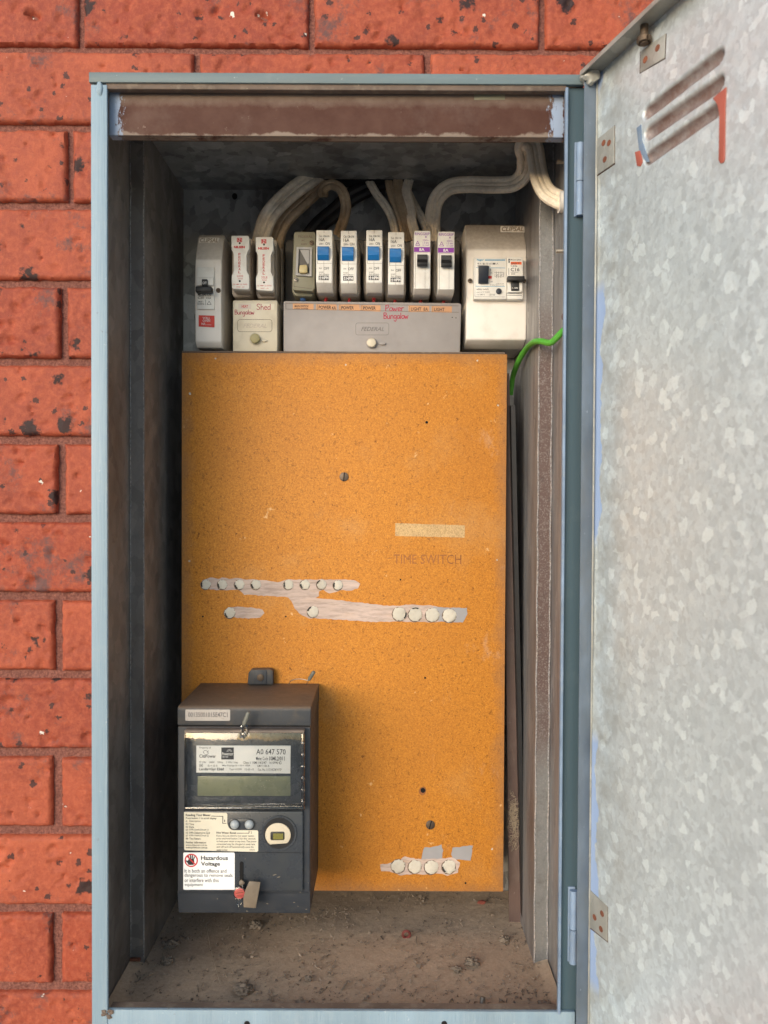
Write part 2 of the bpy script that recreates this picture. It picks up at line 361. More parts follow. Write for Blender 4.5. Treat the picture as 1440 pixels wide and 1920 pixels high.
def torn(name, c, lo, hi, sc, st):
    m_ = plain(name, c, .75, 0, .1, .4, (.56, .36, .22), 90, stretch=st); t_ = m_.node_tree
    tc = t_.nodes.new('ShaderNodeTexCoord'); n_ = t_.nodes.new('ShaderNodeTexNoise'); n_.inputs['Scale'].default_value = sc; n_.inputs['Detail'].default_value = 8; n_.inputs['Roughness'].default_value = .75
    mp = t_.nodes.new('ShaderNodeMapping'); mp.inputs['Scale'].default_value = st; t_.links.new(tc.outputs['Object'], mp.inputs[0]); t_.links.new(mp.outputs[0], n_.inputs['Vector'])
    rr = t_.nodes.new('ShaderNodeMapRange'); rr.inputs[1].default_value = .36; rr.inputs[2].default_value = .56; rr.inputs[3].default_value = lo; rr.inputs[4].default_value = hi
    t_.links.new(n_.outputs[0], rr.inputs[0]); b_ = [q for q in t_.nodes if q.type == 'BSDF_PRINCIPLED'][0]; t_.links.new(rr.outputs[0], b_.inputs['Alpha']); return m_
MT['smear'] = torn('pinkish_filler_smear', (.62, .48, .41), .66, .98, 130, (.35, 1, 2.2)); MT['ghost'] = torn('pale_tape_mark', (.68, .46, .22), .5, .95, 900, (1, 1, 1))
MT['worn'] = torn('worn_bright_edge', (.50, .48, .47), .05, .75, 1100, (1, 1, .35)); MT['darkrust'] = plain('dark_rust_edge', (.07, .035, .025), .8); MT['paperbright'] = plain('bright_white_label', (.88, .87, .85), .45, 0, .02, .08, (.6, .52, .44), 90, bump=0)
MT['dustyclear'] = plain('dusty_clear_edge', (.20, .155, .125), .5, 0, .2, .6, (.09, .075, .06), 200); MT['boltsteel'] = plain('bright_bolt', (.62, .58, .52), .35, .8, .2, .4)
MT['greyrelief'] = plain('grey_relief', (.20, .18, .17), .6, 0, .1, .3)
MT['concrete'] = plain('concrete_ground', (.42, .40, .37), .9, 0, .15, .3, (.2, .18, .16), 3)

def add_chips(key, light, dark, sc=70):
    "specks and small chips knocked in the paint"
    m_ = MT[key]; t_ = m_.node_tree; b_ = [q for q in t_.nodes if q.type == 'BSDF_PRINCIPLED'][0]; src = b_.inputs['Base Color'].links[0].from_socket
    tc = t_.nodes.new('ShaderNodeTexCoord')
    for c_, off, lo, hi, scl in ((light, 3.1, .66, .70, sc * 3), (dark, 9.7, .68, .72, sc), (tuple(x * .75 for x in light), 5.3, .55, .75, sc * .3)):
        mp = t_.nodes.new('ShaderNodeMapping'); mp.inputs['Location'].default_value = (off, off, off); t_.links.new(tc.outputs['Object'], mp.inputs[0])
        n_ = t_.nodes.new('ShaderNodeTexNoise'); n_.inputs['Scale'].default_value = scl; n_.inputs['Detail'].default_value = 7; n_.inputs['Roughness'].default_value = .7; t_.links.new(mp.outputs[0], n_.inputs['Vector'])
        rr = t_.nodes.new('ShaderNodeMapRange'); rr.inputs[1].default_value = lo; rr.inputs[2].default_value = hi; rr.inputs[4].default_value = .85 if hi < .74 else .35; t_.links.new(n_.outputs[0], rr.inputs[0])
        mx = t_.nodes.new('ShaderNodeMix'); mx.data_type = 'RGBA'; t_.links.new(rr.outputs[0], mx.inputs[0]); t_.links.new(src, mx.inputs[6]); mx.inputs[7].default_value = col4(c_); src = mx.outputs[2]
    t_.links.new(src, b_.inputs['Base Color'])
add_chips('blue', (.52, .58, .60), (.16, .13, .11)); add_chips('blueh', (.40, .42, .40), (.12, .08, .06)); add_chips('mdf', (.74, .46, .20), (.22, .085, .02), 22); add_chips('blue_shaded', (.12, .17, .19), (.04, .04, .04))
add_chips('slate', (.24, .29, .35), (.10, .09, .08)); add_chips('periw', (.50, .56, .66), (.10, .17, .19)); add_chips('header', (.26, .19, .16), (.045, .02, .014), 40)
add_chips('lipdust', (.42, .35, .27), (.08, .05, .04)); add_chips('brownstrip', (.26, .20, .17), (.06, .035, .03))
class M:
    "one mesh, made in world coordinates"
    def __init__(s): s.bm = bmesh.new()
    def _bev(s, geom_faces, bev, seg=2):
        if not bev: return
        es = list({e for f in geom_faces for e in f.edges})
        bmesh.ops.bevel(s.bm, geom=es, offset=bev, segments=seg, affect='EDGES', profile=.5, clamp_overlap=True)
    def poly8(s, a, b, bev=0, seg=2):
        "a, b: two rings of n points; a closed solid between them"
        va = [s.bm.verts.new(p) for p in a]; vb = [s.bm.verts.new(p) for p in b]; n = len(va)
        fs = [s.bm.faces.new(va), s.bm.faces.new(list(reversed(vb)))]
        for i in range(n): fs.append(s.bm.faces.new((va[i], vb[i], vb[(i + 1) % n], va[(i + 1) % n])))
        s._bev(fs, bev, seg); return s
    def box(s, x0, x1, y0, y1, z0, z1, bev=0):
        return s.poly8([(x0, y0, z1), (x1, y0, z1), (x1, y0, z0), (x0, y0, z0)], [(x0, y1, z1), (x1, y1, z1), (x1, y1, z0), (x0, y1, z0)], bev)
    def pbox(s, a, b, c, d, Yf, Yb, bev=0):
        return s.ppoly([(a, b), (c, b), (c, d), (a, d)], Yf, Yb, bev)
    def ppoly(s, pts, Yf, Yb, bev=0):
        f = [Wp(x, y, Yf) for x, y in pts]
        return s.poly8(f, [Vector((p.x, Yb, p.z)) for p in f], bev)
    def profile(s, yz, px0, px1, Y, bev=0, taper=None):
        "side profile as (py, Y) points seen at px0..px1 (measured at depth Y), extruded along X"
        x0 = Wp(px0, 937, Y).x; x1 = Wp(px1, 937, Y).x
        a = []; b = []
        for k, (py, yy) in enumerate(yz):
            z = Wp((px0 + px1) / 2, py, yy).z; a.append((x0, yy, z)); b.append((x1, yy, z))
        return s.poly8(b, a, bev)
    def disc(s, cx, cy, r, Yf, Yb, n=24, bev=0, ry=None, jag=0):
        pts = []
        for i in range(n):
            t = 2 * math.pi * i / n; k = 1 + rnd.uniform(-jag, jag)
            pts.append((cx + r * k * math.cos(t), cy + (ry or r) * k * math.sin(t)))
        return s.ppoly(pts, Yf, Yb, bev)
    def dome(s, cx, cy, r, Yf, Yb, n=20, rings=4, jag=0, inset=.0):
        c = Wp(cx, cy, Yb); R = r / F * Yb; h = Yb - Yf; prev = None
        for k in range(rings + 1):
            t = k / rings * math.pi / 2
            ring = []
            if k == rings:
                top = s.bm.verts.new((c.x, Yf, c.z))
                for i in range(n): s.bm.faces.new((prev[i], prev[(i + 1) % n], top))
                break
            for i in range(n):
                a = 2 * math.pi * i / n; q = R * math.cos(t) * (1 + rnd.uniform(-jag, jag))
                ring.append(s.bm.verts.new((c.x + q * math.cos(a), Yb - h * math.sin(t), c.z + q * math.sin(a))))
            if prev:
                for i in range(n): s.bm.faces.new((prev[i], prev[(i + 1) % n], ring[(i + 1) % n], ring[i]))
            prev = ring
        return s
    def tube(s, pts, r, n=8, rad=None, smooth=0):
        pts = [Vector(p) for p in pts]
        if smooth: pts = catmull(pts, smooth)
        rings = []; up = Vector((0.13, 0.95, 0.27)).normalized()
        for i, p in enumerate(pts):
            d = (pts[min(i + 1, len(pts) - 1)] - pts[max(i - 1, 0)]).normalized()
            u = (up - d * up.dot(d)).normalized(); v = d.cross(u); up = u
            rr = r if rad is None else rad(i / (len(pts) - 1)) * r
            rings.append([s.bm.verts.new(p + (u * math.cos(2 * math.pi * k / n) + v * math.sin(2 * math.pi * k / n)) * rr) for k in range(n)])
        for a, b in zip(rings, rings[1:]):
            for k in range(n): s.bm.faces.new((a[k], a[(k + 1) % n], b[(k + 1) % n], b[k]))
        s.bm.faces.new(list(reversed(rings[0]))); s.bm.faces.new(rings[-1]); return s
    def blob(s, c, r, sq=(1, 1, 1), sub=2, amp=.3, freq=3.0):
        g = bmesh.ops.create_icosphere(s.bm, subdivisions=sub, radius=1)
        off = Vector((rnd.uniform(0, 50), rnd.uniform(0, 50), rnd.uniform(0, 50)))
        for v in g['verts']:
            k = 1 + amp * 2 * noise.noise(v.co * freq + off)
            v.co = Vector(c) + Vector((v.co.x * sq[0], v.co.y * sq[1], v.co.z * sq[2])) * r * k
        return s
    def sheet(s, rows):
        vs = [[s.bm.verts.new(p) for p in r] for r in rows]
        for a, b in zip(vs, vs[1:]):
            for i in range(len(a) - 1): s.bm.faces.new((a[i], a[i + 1], b[i + 1], b[i]))
        return vs
    def build(s, name, mat, parent=None, sharp=35, label=None, kind=None):
        bmesh.ops.recalc_face_normals(s.bm, faces=s.bm.faces)
        me = bpy.data.meshes.new(name); s.bm.to_mesh(me); s.bm.free()
        return link(name, me, mat, parent, sharp, label, kind)

def link(name, me, mat, parent=None, sharp=35, label=None, kind=None):
    me.materials.append(MT[mat] if isinstance(mat, str) else mat)
    if len(me.polygons): 
        me.polygons.foreach_set('use_smooth', [True] * len(me.polygons)); me.set_sharp_from_angle(angle=R_(sharp))
    o = bpy.data.objects.new(name, me); COL.objects.link(o)
    if parent:
        off = Vector((0, 0, 0)); p = parent
        while p: off += p.location; p = p.parent
        me.transform(Matrix.Translation(-off)); o.parent = parent
    if label: o['label'] = label
    if kind: o['kind'] = kind
    return o

def thing(name, label, cat, loc, group=None):
    o = bpy.data.objects.new(name, None); COL.objects.link(o); o.location = loc
    o.empty_display_size = .02
    o['label'] = label; o['category'] = cat
    if group: o['group'] = group
    return o
def tag(o, label, cat, group=None, kind=None):
    # give a single-mesh thing its own origin
    me = o.data; c = sum((v.co for v in me.vertices), Vector()) / max(1, len(me.vertices))
    me.transform(Matrix.Translation(-c)); o.location = o.location + c
    o['label'] = label; o['category'] = cat
    if group: o['group'] = group
    if kind: o['kind'] = kind
    return o
def kids(o): return [c for c in o.children]
def copy_tree(o, parent=None):
    c = o.copy(); COL.objects.link(c); c.parent = parent
    for ch in list(o.children): copy_tree(ch, c)
    return c
def catmull(p, k):
    out = []
    for i in range(len(p) - 1):
        a = p[max(i - 1, 0)]; b = p[i]; c = p[i + 1]; d = p[min(i + 2, len(p) - 1)]
        for j in range(k):
            t = j / k
            out.append(.5 * ((2 * b) + (c - a) * t + (2 * a - 5 * b + 4 * c - d) * t * t + (3 * b - a - 3 * c + d) * t ** 3))
    out.append(p[-1]); return out

# lettering: every word is fitted into the pixel box measured on the photograph and laid on its surface as thin type
class Txt:
    def __init__(s): s.bm = bmesh.new()
    def t(s, text, x0, y0, x1, y1, Y, bold=0, rise=.00012, rot=0, italic=0):
        c = bpy.data.curves.new('t', 'FONT'); c.body = text; c.offset = bold + .006; c.extrude = 0; c.resolution_u = 2; c.shear = italic
        o = bpy.data.objects.new('t', c); COL.objects.link(o)
        dg = bpy.context.evaluated_depsgraph_get(); dg.update()
        me = bpy.data.meshes.new_from_object(o.evaluated_get(dg)); bpy.data.objects.remove(o, do_unlink=True)
        if rot: me.transform(Matrix.Rotation(R_(rot), 4, 'Z'))
        xs = [v.co.x for v in me.vertices]; ys = [v.co.y for v in me.vertices]
        if not xs: return s
        a, b, d, e = min(xs), max(xs), min(ys), max(ys)
        P0 = Wp(x0, y1, Y - rise); P1 = Wp(x1, y0, Y - rise)
        for v in me.vertices:
            fx = (v.co.x - a) / max(1e-6, b - a); fy = (v.co.y - d) / max(1e-6, e - d)
            v.co = (P0.x + (P1.x - P0.x) * fx, Y - rise, P0.z + (P1.z - P0.z) * fy)
        s.bm.from_mesh(me); bpy.data.meshes.remove(me); return s
    def line(s, pts, wpx, Y, rise=.00014):
        "a flat drawn stroke through pixel points"
        for (a, b), (c, d) in zip(pts, pts[1:]):
            L = math.hypot(c - a, d - b) or 1; nx, ny = -(d - b) / L * wpx / 2, (c - a) / L * wpx / 2
            ex, ey = (c - a) / L * wpx * .3, (d - b) / L * wpx * .3
            q = [(a + nx - ex, b + ny - ey), (c + nx + ex, d + ny + ey), (c - nx + ex, d - ny + ey), (a - nx - ex, b - ny - ey)]
            rise += .000004
            s.bm.faces.new([s.bm.verts.new(Wp(x, y, Y - rise)) for x, y in q])
        return s
    def rect(s, x0, y0, x1, y1, Y, rise=.00008):
        return s.shape([(x0, y0), (x1, y0), (x1, y1), (x0, y1)], Y, rise)
    def shape(s, pts, Y, rise=.00008):
        s.bm.faces.new([s.bm.verts.new(Wp(x, y, Y - rise)) for x, y in pts]); return s
    def frame(s, x0, y0, x1, y1, w, Y, r=4):
        pts = []
        for cx, cy, a0 in ((x1 - r, y0 + r, -90), (x1 - r, y1 - r, 0), (x0 + r, y1 - r, 90), (x0 + r, y0 + r, 180)):
            for k in range(5): a = R_(a0 + k * 22.5); pts.append((cx + r * math.cos(a), cy + r * math.sin(a)))
        return s.line(pts + [pts[0]], w, Y)
    def build(s, mat, parent, name='lettering'):
        bmesh.ops.recalc_face_normals(s.bm, faces=s.bm.faces)
        for f in s.bm.faces:
            if f.normal.y > 0: f.normal_flip()
        me = bpy.data.meshes.new(name); s.bm.to_mesh(me); s.bm.free()
        return link(name, me, mat, parent)

STROKES = {  # handwriting, unit box, y down, x-height starts at .4
 'B': ([[(.1, 0), (.1, 1)], [(.1, 0), (.6, .05), (.65, .3), (.15, .48), (.7, .6), (.7, .9), (.1, 1)]], .85),
 'P': ([[(.15, .05), (.1, 1)], [(.1, .08), (.6, .0), (.75, .25), (.5, .5), (.1, .55)]], .85),
 'S': ([[(.7, .1), (.4, 0), (.1, .2), (.3, .45), (.65, .65), (.6, .9), (.3, 1), (.05, .85)]], .85),
 'u': ([[(.05, .45), (.1, .9), (.35, 1), (.6, .85), (.62, .45)], [(.62, .45), (.7, 1)]], .8),
 'n': ([[(.1, .45), (.1, 1)], [(.1, .6), (.35, .42), (.58, .55), (.62, 1)]], .75),
 'g': ([[(.6, .5), (.3, .42), (.08, .65), (.25, .95), (.6, .8)], [(.62, .45), (.6, 1.2), (.4, 1.45), (.1, 1.3)]], .75),
 'a': ([[(.6, .5), (.3, .42), (.08, .7), (.28, 1), (.58, .8)], [(.62, .45), (.7, 1)]], .75),
 'l': ([[(.2, 0), (.15, 1)]], .35),
 'o': ([[(.35, .42), (.08, .6), (.12, .9), (.4, 1), (.62, .8), (.6, .52), (.35, .42)]], .72),
 'w': ([[(.02, .45), (.18, 1), (.4, .55), (.6, 1), (.85, .4)]], .95),
 'e': ([[(.1, .7), (.58, .65), (.45, .42), (.15, .5), (.1, .85), (.35, 1), (.6, .9)]], .7),
 'r': ([[(.1, .45), (.12, 1)], [(.12, .65), (.3, .45), (.55, .45)]], .55),
 'h': ([[(.12, 0), (.1, 1)], [(.1, .65), (.35, .45), (.58, .6), (.6, 1)]], .75),
 'd': ([[(.58, .55), (.3, .45), (.08, .7), (.25, 1), (.58, .85)], [(.64, 0), (.62, 1)]], .78)}
def handwrite(tx, word, x0, y0, x1, y1, Y, wpx):
    tot = sum(STROKES[c][1] for c in word); x = x0; k = (x1 - x0) / tot
    for c in word:
        st, wd = STROKES[c]
        for s in st:
            p = catmull([Vector((a, b, 0)) for a, b in s], 3) if len(s) > 2 else [Vector((a, b, 0)) for a, b in s]
            tx.line([(x + q.x * k, y0 + q.y * (y1 - y0)) for q in p], wpx, Y)
        x += wd * k

# ------------------------------------------------------------------ ground and brick wall
YF, YB, YW = .637, .872, .880
def X(px, Y): return Wp(px, 937, Y).x
def Z(py, Y): return Wp(722, py, Y).z
m = M(); m.sheet([[(-400, y, 0) , (0, y, 0), (400, y, 0)] for y in (.99, -3, -400)]); g = m.build('ground', 'concrete'); g['kind'] = 'structure'

WALL = thing('brick_wall', 'red brick wall with raked red mortar joints behind the open meter box', 'wall', (-.1, .94, 0))
m = M(); m.box(-1.5, 1.15, YW + .0075, .99, 0, 2.6); m.build('mortar', 'mortar', WALL)
PX = 147.1 / F * YW; BW = 434 / F * YW; JT = 15.5 / F * YW
def brick_mesh(seed):
    r = random.Random(seed); nx, nz = 100, 30; w_, h_ = BW - JT, PX - JT
    pits = [(r.uniform(-.48, .48) * w_, r.uniform(-.45, .45) * h_, r.uniform(.0015, .005) * r.choice((1, 1, 1.6)), r.uniform(.6, 2.2), r.uniform(-1, 1), r.uniform(.0010, .0034)) for _ in range(40)]
    off = Vector((seed * 13.1, seed * 7.7, 0)); vs = []
    for j in range(nz + 1):
        row = []
        for i in range(nx + 1):
            x = (i / nx - .5) * w_; z = (j / nz - .5) * h_
            n0 = noise.noise(Vector((x * 30, z * 30, 0)) + off)
            dx = min(i, nx - i) / nx * w_; dz = min(j, nz - j) / nz * h_; e = min(dx, dz)
            ed = max(0, 1 - e / .0045)
            y = .0040 * ed ** 2.4 + .0006 * n0 + .0006 * noise.noise(Vector((x * 160, z * 160, 3)) + off) + .0022 * ed * noise.noise(Vector((x * 120, z * 120, 9)) + off)
            for (cx, cz, rr, asp, an, dp) in pits:
                ux = (x - cx) * math.cos(an) + (z - cz) * math.sin(an); uz = -(x - cx) * math.sin(an) + (z - cz) * math.cos(an)
                q = (ux / (rr * asp)) ** 2 + (uz / rr) ** 2 + .5 * noise.noise(Vector((x * 400, z * 400, 1)))
                if q < 1: y += dp * min(1, 1 - q) ** .6 * (1 + .6 * ux / (rr * asp))
            sx = x; sz = z
            if ed > 0:
                sx += .0012 * ed * noise.noise(Vector((x * 90, z * 90, 5)) + off); sz += .0012 * ed * noise.noise(Vector((x * 90, z * 90, 6)) + off)
            row.append((sx, y, sz))
        vs.append(row)
    bm = bmesh.new(); g = [[bm.verts.new(p) for p in r_] for r_ in vs]
    for a, b in zip(g, g[1:]):
        for i in range(nx): bm.faces.new((a[i], a[i + 1], b[i + 1], b[i]))
    rim = g[0][:] + [g[j][nx] for j in range(1, nz + 1)] + g[nz][-2::-1] + [g[j][0] for j in range(nz - 1, 0, -1)]
    back = [bm.verts.new((v.co.x, .05, v.co.z)) for v in rim]; n = len(rim)
    for i in range(n): bm.faces.new((rim[i], rim[(i + 1) % n], back[(i + 1) % n], back[i]))
    bmesh.ops.recalc_face_normals(bm, faces=bm.faces)
    me = bpy.data.meshes.new('brick'); bm.to_mesh(me); bm.free()
    me.materials.append(MT['brick']); me.polygons.foreach_set('use_smooth', [True] * len(me.polygons)); me.set_sharp_from_angle(angle=R_(50))
    return me
BM = [brick_mesh(k) for k in range(12)]
joints = {0: 150, 1: 368, 2: 130, 3: 352, 4: 118, 5: 336, 6: 113, 7: 328, 8: 107, 9: 325, 10: 105, 11: 323, 12: 105}
rb = random.Random(3)
for k in range(-2, 16):
    py = 92 + 147.1 * (k - .5) if k <= 12 else 92 + 147.1 * (k - .5)
    zc = Z(py, YW); j0 = joints.get(k, 150 if k % 2 == 0 else 368)
    zj = 0 if k not in joints else 0
    for i in range(-4, 5):
        px = j0 + 434 * (i + .5)
        xc = Wp(px, py, YW).x
        if k in joints and k >= 3 and X(173, YW) + .0 < xc - BW / 2 and xc + BW / 2 < X(1060, YW): continue   # wholly behind the box
        if not -1.25 < xc < 1.0: continue
        o = bpy.data.objects.new('brick', BM[rb.randrange(12)]); COL.objects.link(o); o.parent = WALL
        o.location = Vector((xc, YW + rb.uniform(-.0008, .0012), zc)) - WALL.location
        if rb.random() < .5: o.rotation_euler = (0, math.pi, 0)   # turned end for end, same face out
        o.rotation_euler.y += R_(rb.uniform(-.25, .25))

# ------------------------------------------------------------------ the meter box
ZT_O, ZT_I = Z(139, YF), Z(158, YF); ZCEIL = Z(357, YB); ZFL = 1.5 - .447
ZB_I = Z(1897, YF); ZB_O = ZFL - .004
JY = .731
XLO, XLI = X(171, YF), X(201, YF); XLF = X(243.5, JY); XLB = X(271, JY)
XRI, XRO = X(1056, YF), X(1087, YF); XRB, XRF = .1465, .1605; JR = .735
BOX = thing('meter_box', 'open blue-grey steel meter box with galvanised door swung out on the brick wall', 'meter box', (X(630, .76), .76, ZB_O))
def extr(ring, z0, z1, name, mat, bev=0):
    m = M(); m.poly8([(x, y, z0) for x, y in ring], [(x, y, z1) for x, y in ring], bev); return m.build(name, mat, BOX)
t = .001
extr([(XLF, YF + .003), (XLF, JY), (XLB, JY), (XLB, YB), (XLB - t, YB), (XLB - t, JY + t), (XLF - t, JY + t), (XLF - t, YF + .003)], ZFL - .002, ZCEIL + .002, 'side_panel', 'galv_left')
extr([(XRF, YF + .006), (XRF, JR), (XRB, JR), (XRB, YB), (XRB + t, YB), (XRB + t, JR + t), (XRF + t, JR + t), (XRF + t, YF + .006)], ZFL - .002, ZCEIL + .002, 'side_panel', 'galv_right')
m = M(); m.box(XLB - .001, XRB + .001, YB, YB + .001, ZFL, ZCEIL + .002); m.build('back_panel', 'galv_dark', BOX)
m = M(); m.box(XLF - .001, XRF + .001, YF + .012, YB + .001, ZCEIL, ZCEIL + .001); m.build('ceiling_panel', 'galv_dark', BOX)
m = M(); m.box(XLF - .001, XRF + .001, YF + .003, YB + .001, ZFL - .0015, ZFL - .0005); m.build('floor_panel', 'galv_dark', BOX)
# pressed rib across the ceiling, stiffener faces and worn corners of the sides
m = M(); y = (ZCEIL - 1.5) * F / (937 - 268); m.tube([(XLF + .012, y, ZCEIL + .0012), (XRF - .012, y, ZCEIL + .0012)], .003, 10); m.build('pressed_rib', 'lipdust', BOX)
zch = Z(1803, JR)
m = M(); m.box(XRB + .0004, XRF - .0002, JR - .0008, JR - .0002, zch, Z(262, JR)); m.build('stiffener_face', 'band', BOX)
m = M(); m.box(XRB + .001, XRF - .001, JR - .004, JR - .0012, zch - .0045, zch - .0005, .0004); m.build('stiffener_gap', 'rust', BOX)
zcl = Z(1795, JY)
m = M(); m.box(XLF + .0002, XLB - .0004, JY - .0008, JY - .0002, zcl, Z(262, JY)); m.build('stiffener_face', 'galv_left', BOX)
m = M(); m.box(XLF + .001, XLB - .003, JY - .004, JY - .0012, zcl - .003, zcl - .0005, .0004); m.build('stiffener_gap', 'rust', BOX)
for x, yy, zz in ((XRB + .0006, JR - .0010, zch), (XRF - .0012, JR - .0012, zch)):
    pts = [(x + .0004 * math.sin(k * 1.7), yy, zz + (Z(262, JR) - zz) * k / 40) for k in range(41)]
    m = M(); m.tube(pts, .0008, 8); m.build('worn_edge', 'worn', BOX)
for x in (XLF + .0010, XLB - .0006):
    m = M(); m.tube([(x + .0003 * math.sin(k * 2.3), JY - .0008, zcl + (Z(262, JY) - zcl) * k / 30) for k in range(31)], .0004, 6); m.build('worn_edge', 'worn', BOX)
# face frame
m = M(); m.box(XLO, XLI, YF, YF + .0035, ZB_O, Z(161, YF), .0006); m.box(XLO - .0004, XLO + .0004, YF + .0035, YW + .008, ZB_O, ZT_O - .001); m.build('left_stile', 'blue', BOX)
m = M(); m.box(XLO - .0012, XRO + .001, YF - .0012, YF + .003, ZT_I, ZT_O, .0006); m.box(XLO, XRO, YF + .003, YW + .008, ZT_O - .0004, ZT_O + .0004); m.build('top_rail', 'blueh', BOX)
m = M(); m.box(XLI - .001, XRI, YF + .0008, YF + .007, Z(168, YF), ZT_I + .0005, .0004); m.build('top_lip', 'lipdust', BOX)
m = M(); m.box(XLI - .0002, XRO, YF + .0006, YF + .0042, ZB_O - .02, ZB_I, .0006); m.build('bottom_rail', 'blue', BOX)
m = M(); m.box(XLI + .0005, XRI, YF + .0045, YF + .0115, ZB_I - .0012, ZB_I - .0002); m.box(XLI + .0005, XRI, YF + .0105, YF + .0115, ZFL, ZB_I - .0014); m.build('bottom_lip', 'lipdust', BOX)
m = M(); m.box(XRI + .0008, XRO + .0045, YF + .004, YF + .006, ZB_O, ZT_I); m.box(XRO, XRO + .0012, YF + .006, YW + .008, ZB_O, ZT_O - .001); m.build('right_stile', 'blue_shaded', BOX)
m = M(); m.box(XRI - .0010, XRI + .0012, YF - .0012, YF + .0035, ZB_I - .001, Z(163, YF), .0004); m.build('stile_edge', 'periw', BOX)
for a in (463, 833): m = M(); m.disc(a, 1920, 5.5, YF + .0003, YF + .001); m.build('rail_hole', 'void', BOX)
m = M(); p = Wp(187, 166, YF); m.blob(p, .003, (.9, .55, 2.0), 3, .12, 1.5); m.build('weld_bead', 'blue', BOX)
m = M()
for k in range(9): m.blob(Wp(rnd.uniform(192, 212), rnd.uniform(1895, 1912), YF), rnd.uniform(.0008, .002), (1.3, .5, .8), 2, .3)
m.build('chipped_paint', 'lipdust', BOX)
# header under the top lip
hx0, hx1 = X(205, YF + .010), X(1061, YF + .010); hz1, hz0 = Z(169, YF + .010), Z(256, YF + .010)
m = M(); m.box(hx0, hx1, YF + .010, YF + .0118, hz0, hz1, .0005); m.box(hx0, hx1, YF + .0118, YF + .019, hz0 , hz0 + .001)
hd = m.build('header_panel', 'header', BOX)
c = Vector(((hx0 + hx1) / 2, YF + .011, (hz0 + hz1) / 2)) - BOX.location
hd.data.transform(Matrix.Translation(-c)); hd.location = c
m = M(); m.pbox(889, 176, 947, 187, YF + .0097, YF + .0105, .0002); m.build('latch_slot', 'greengrey', BOX)
m = M(); m.disc(440, 368, 5, YB - .0004, YB, 14, ry=6); m.build('knockout_hole', 'void', BOX)
m = M(); y1 = (ZCEIL - 1.5) * F / (937 - 331.0)
m.poly8([(Wp(a, b, q).x, q, ZCEIL - .0006) for a, b, q in ((598, 340, .862), (770, 340, .862), (775, 331, .842), (602, 331, .842))], [(Wp(a, b, q).x, q, ZCEIL - .0001) for a, b, q in ((598, 340, .862), (770, 340, .862), (775, 331, .842), (602, 331, .842))]); m.build('cable_slot', 'void', BOX)
# bolts through the right side
for py in (302, 469, 592):
    z = Z(py, .69); m = M(); L = .008 if py < 500 else .002
    pts = [(XRF - L * k / 24, .69, z) for k in range(25)]
    m.tube(pts, .0019, 10, rad=lambda u: 1 + .16 * math.sin(u * 24 * math.pi / 1.5)); m.tube([(XRF - .0015, .69, z), (XRF + .0005, .69, z)], .0033, 6)
    m.build('side_bolt', 'boltsteel' if py < 500 else 'rust', BOX)
# hinges on the right stile
for a, b in ((262, 402), (1664, 1805)):
    h = None
    z0, z1 = Z(b, YF), Z(a, YF); xh = XRO - .0021
    m = M(); m.box(xh - .004, xh + .002, YF + .0026, YF + .0040, z0, z1, .0003); h = m.build('hinge', 'periw', BOX)
    for q0, q1 in ((0, .45), (.46, .97)):
        m = M(); n_ = 14; zz0 = z0 + (z1 - z0) * q0; zz1 = z0 + (z1 - z0) * q1
        m.tube([(xh, YF + .0006, zz0 + (zz1 - zz0) * i / n_) for i in range(n_ + 1)], .0031, 14, rad=lambda u: 1 + .03 * math.sin(u * 9)); m.build('knuckle', 'periw', h)
# flange with the brown-painted edge that carries the board
m = M(); m.ppoly([(940, 700), (955, 700), (960, 960), (977, 1738), (955, 1733), (946, 960)], .806, .809); m.build('board_flange', 'brownstrip', BOX)
m = M(); m.ppoly([(958, 760), (966, 760), (970, 960), (986.5, 1748), (980, 1748), (962, 960)], .795, .83); m.build('flange_edge', 'black', BOX)
# weathered paint flecks on the stile edge etc: conduit grommet in the right side
GR = Wp(1057, 379, .70); m = M(); m.tube([(XRF - .0035, .70, GR.z), (XRF + .0005, .70, GR.z)], .0095, 20); m.build('grommet', 'paper', BOX)

# ---- the door: its own frame, u from the hinge edge outwards, -y towards the inside face, z up
DA = R_(-72); H = Vector((.1738, YF, 0))
dX = Vector((math.cos(DA), math.sin(DA), 0)); dY = Vector((-math.sin(DA), math.cos(DA), 0)); zr = Z(139, YF)
DT = zr - zr; 
def DL(px, py, off=0):
    d = CR @ Vector(((px - 720) / F, (960 - py) / F, -1)); o_ = H + dY * off
    k = (o_ - CAM).dot(dY) / d.dot(dY); p = CAM + d * k - H
    return p.dot(dX), p.z          # z stays a world height
DH = Wp(1122, 142, YF).z; DZ0 = ZB_O - .002
lou = [((1216, 210), (1346, 107)), ((1218, 249), (1346, 158)), ((1218, 296), (1342, 207))]
LS = [(Vector(DL(*a)), Vector(DL(*b)), r) for (a, b), r in zip(lou, (.0056, .0060, .0056))]
us = [i * .0012 for i in range(int(.215 / .0012))] + [.22 + .02 * i for i in range(9)] + [.40]
zl = min(min(a.y, b.y) for a, b, r in LS) - .02; zh = max(max(a.y, b.y) for a, b, r in LS) + .02
zs = []; z = DZ0
while z < DH: zs.append(z); z += .0012 if zl < z < zh else .006
zs.append(DH)
me = bpy.data.meshes.new('door'); V = []; prim = []
for z in zs:
    for u in us:
        y = .0006 * math.sin(z * 9 + u * 20) ; k = 0
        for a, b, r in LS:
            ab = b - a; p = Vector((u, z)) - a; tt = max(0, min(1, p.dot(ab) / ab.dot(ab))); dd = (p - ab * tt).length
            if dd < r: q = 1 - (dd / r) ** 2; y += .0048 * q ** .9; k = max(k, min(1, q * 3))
        V.append((u, y, z)); prim.append(k)
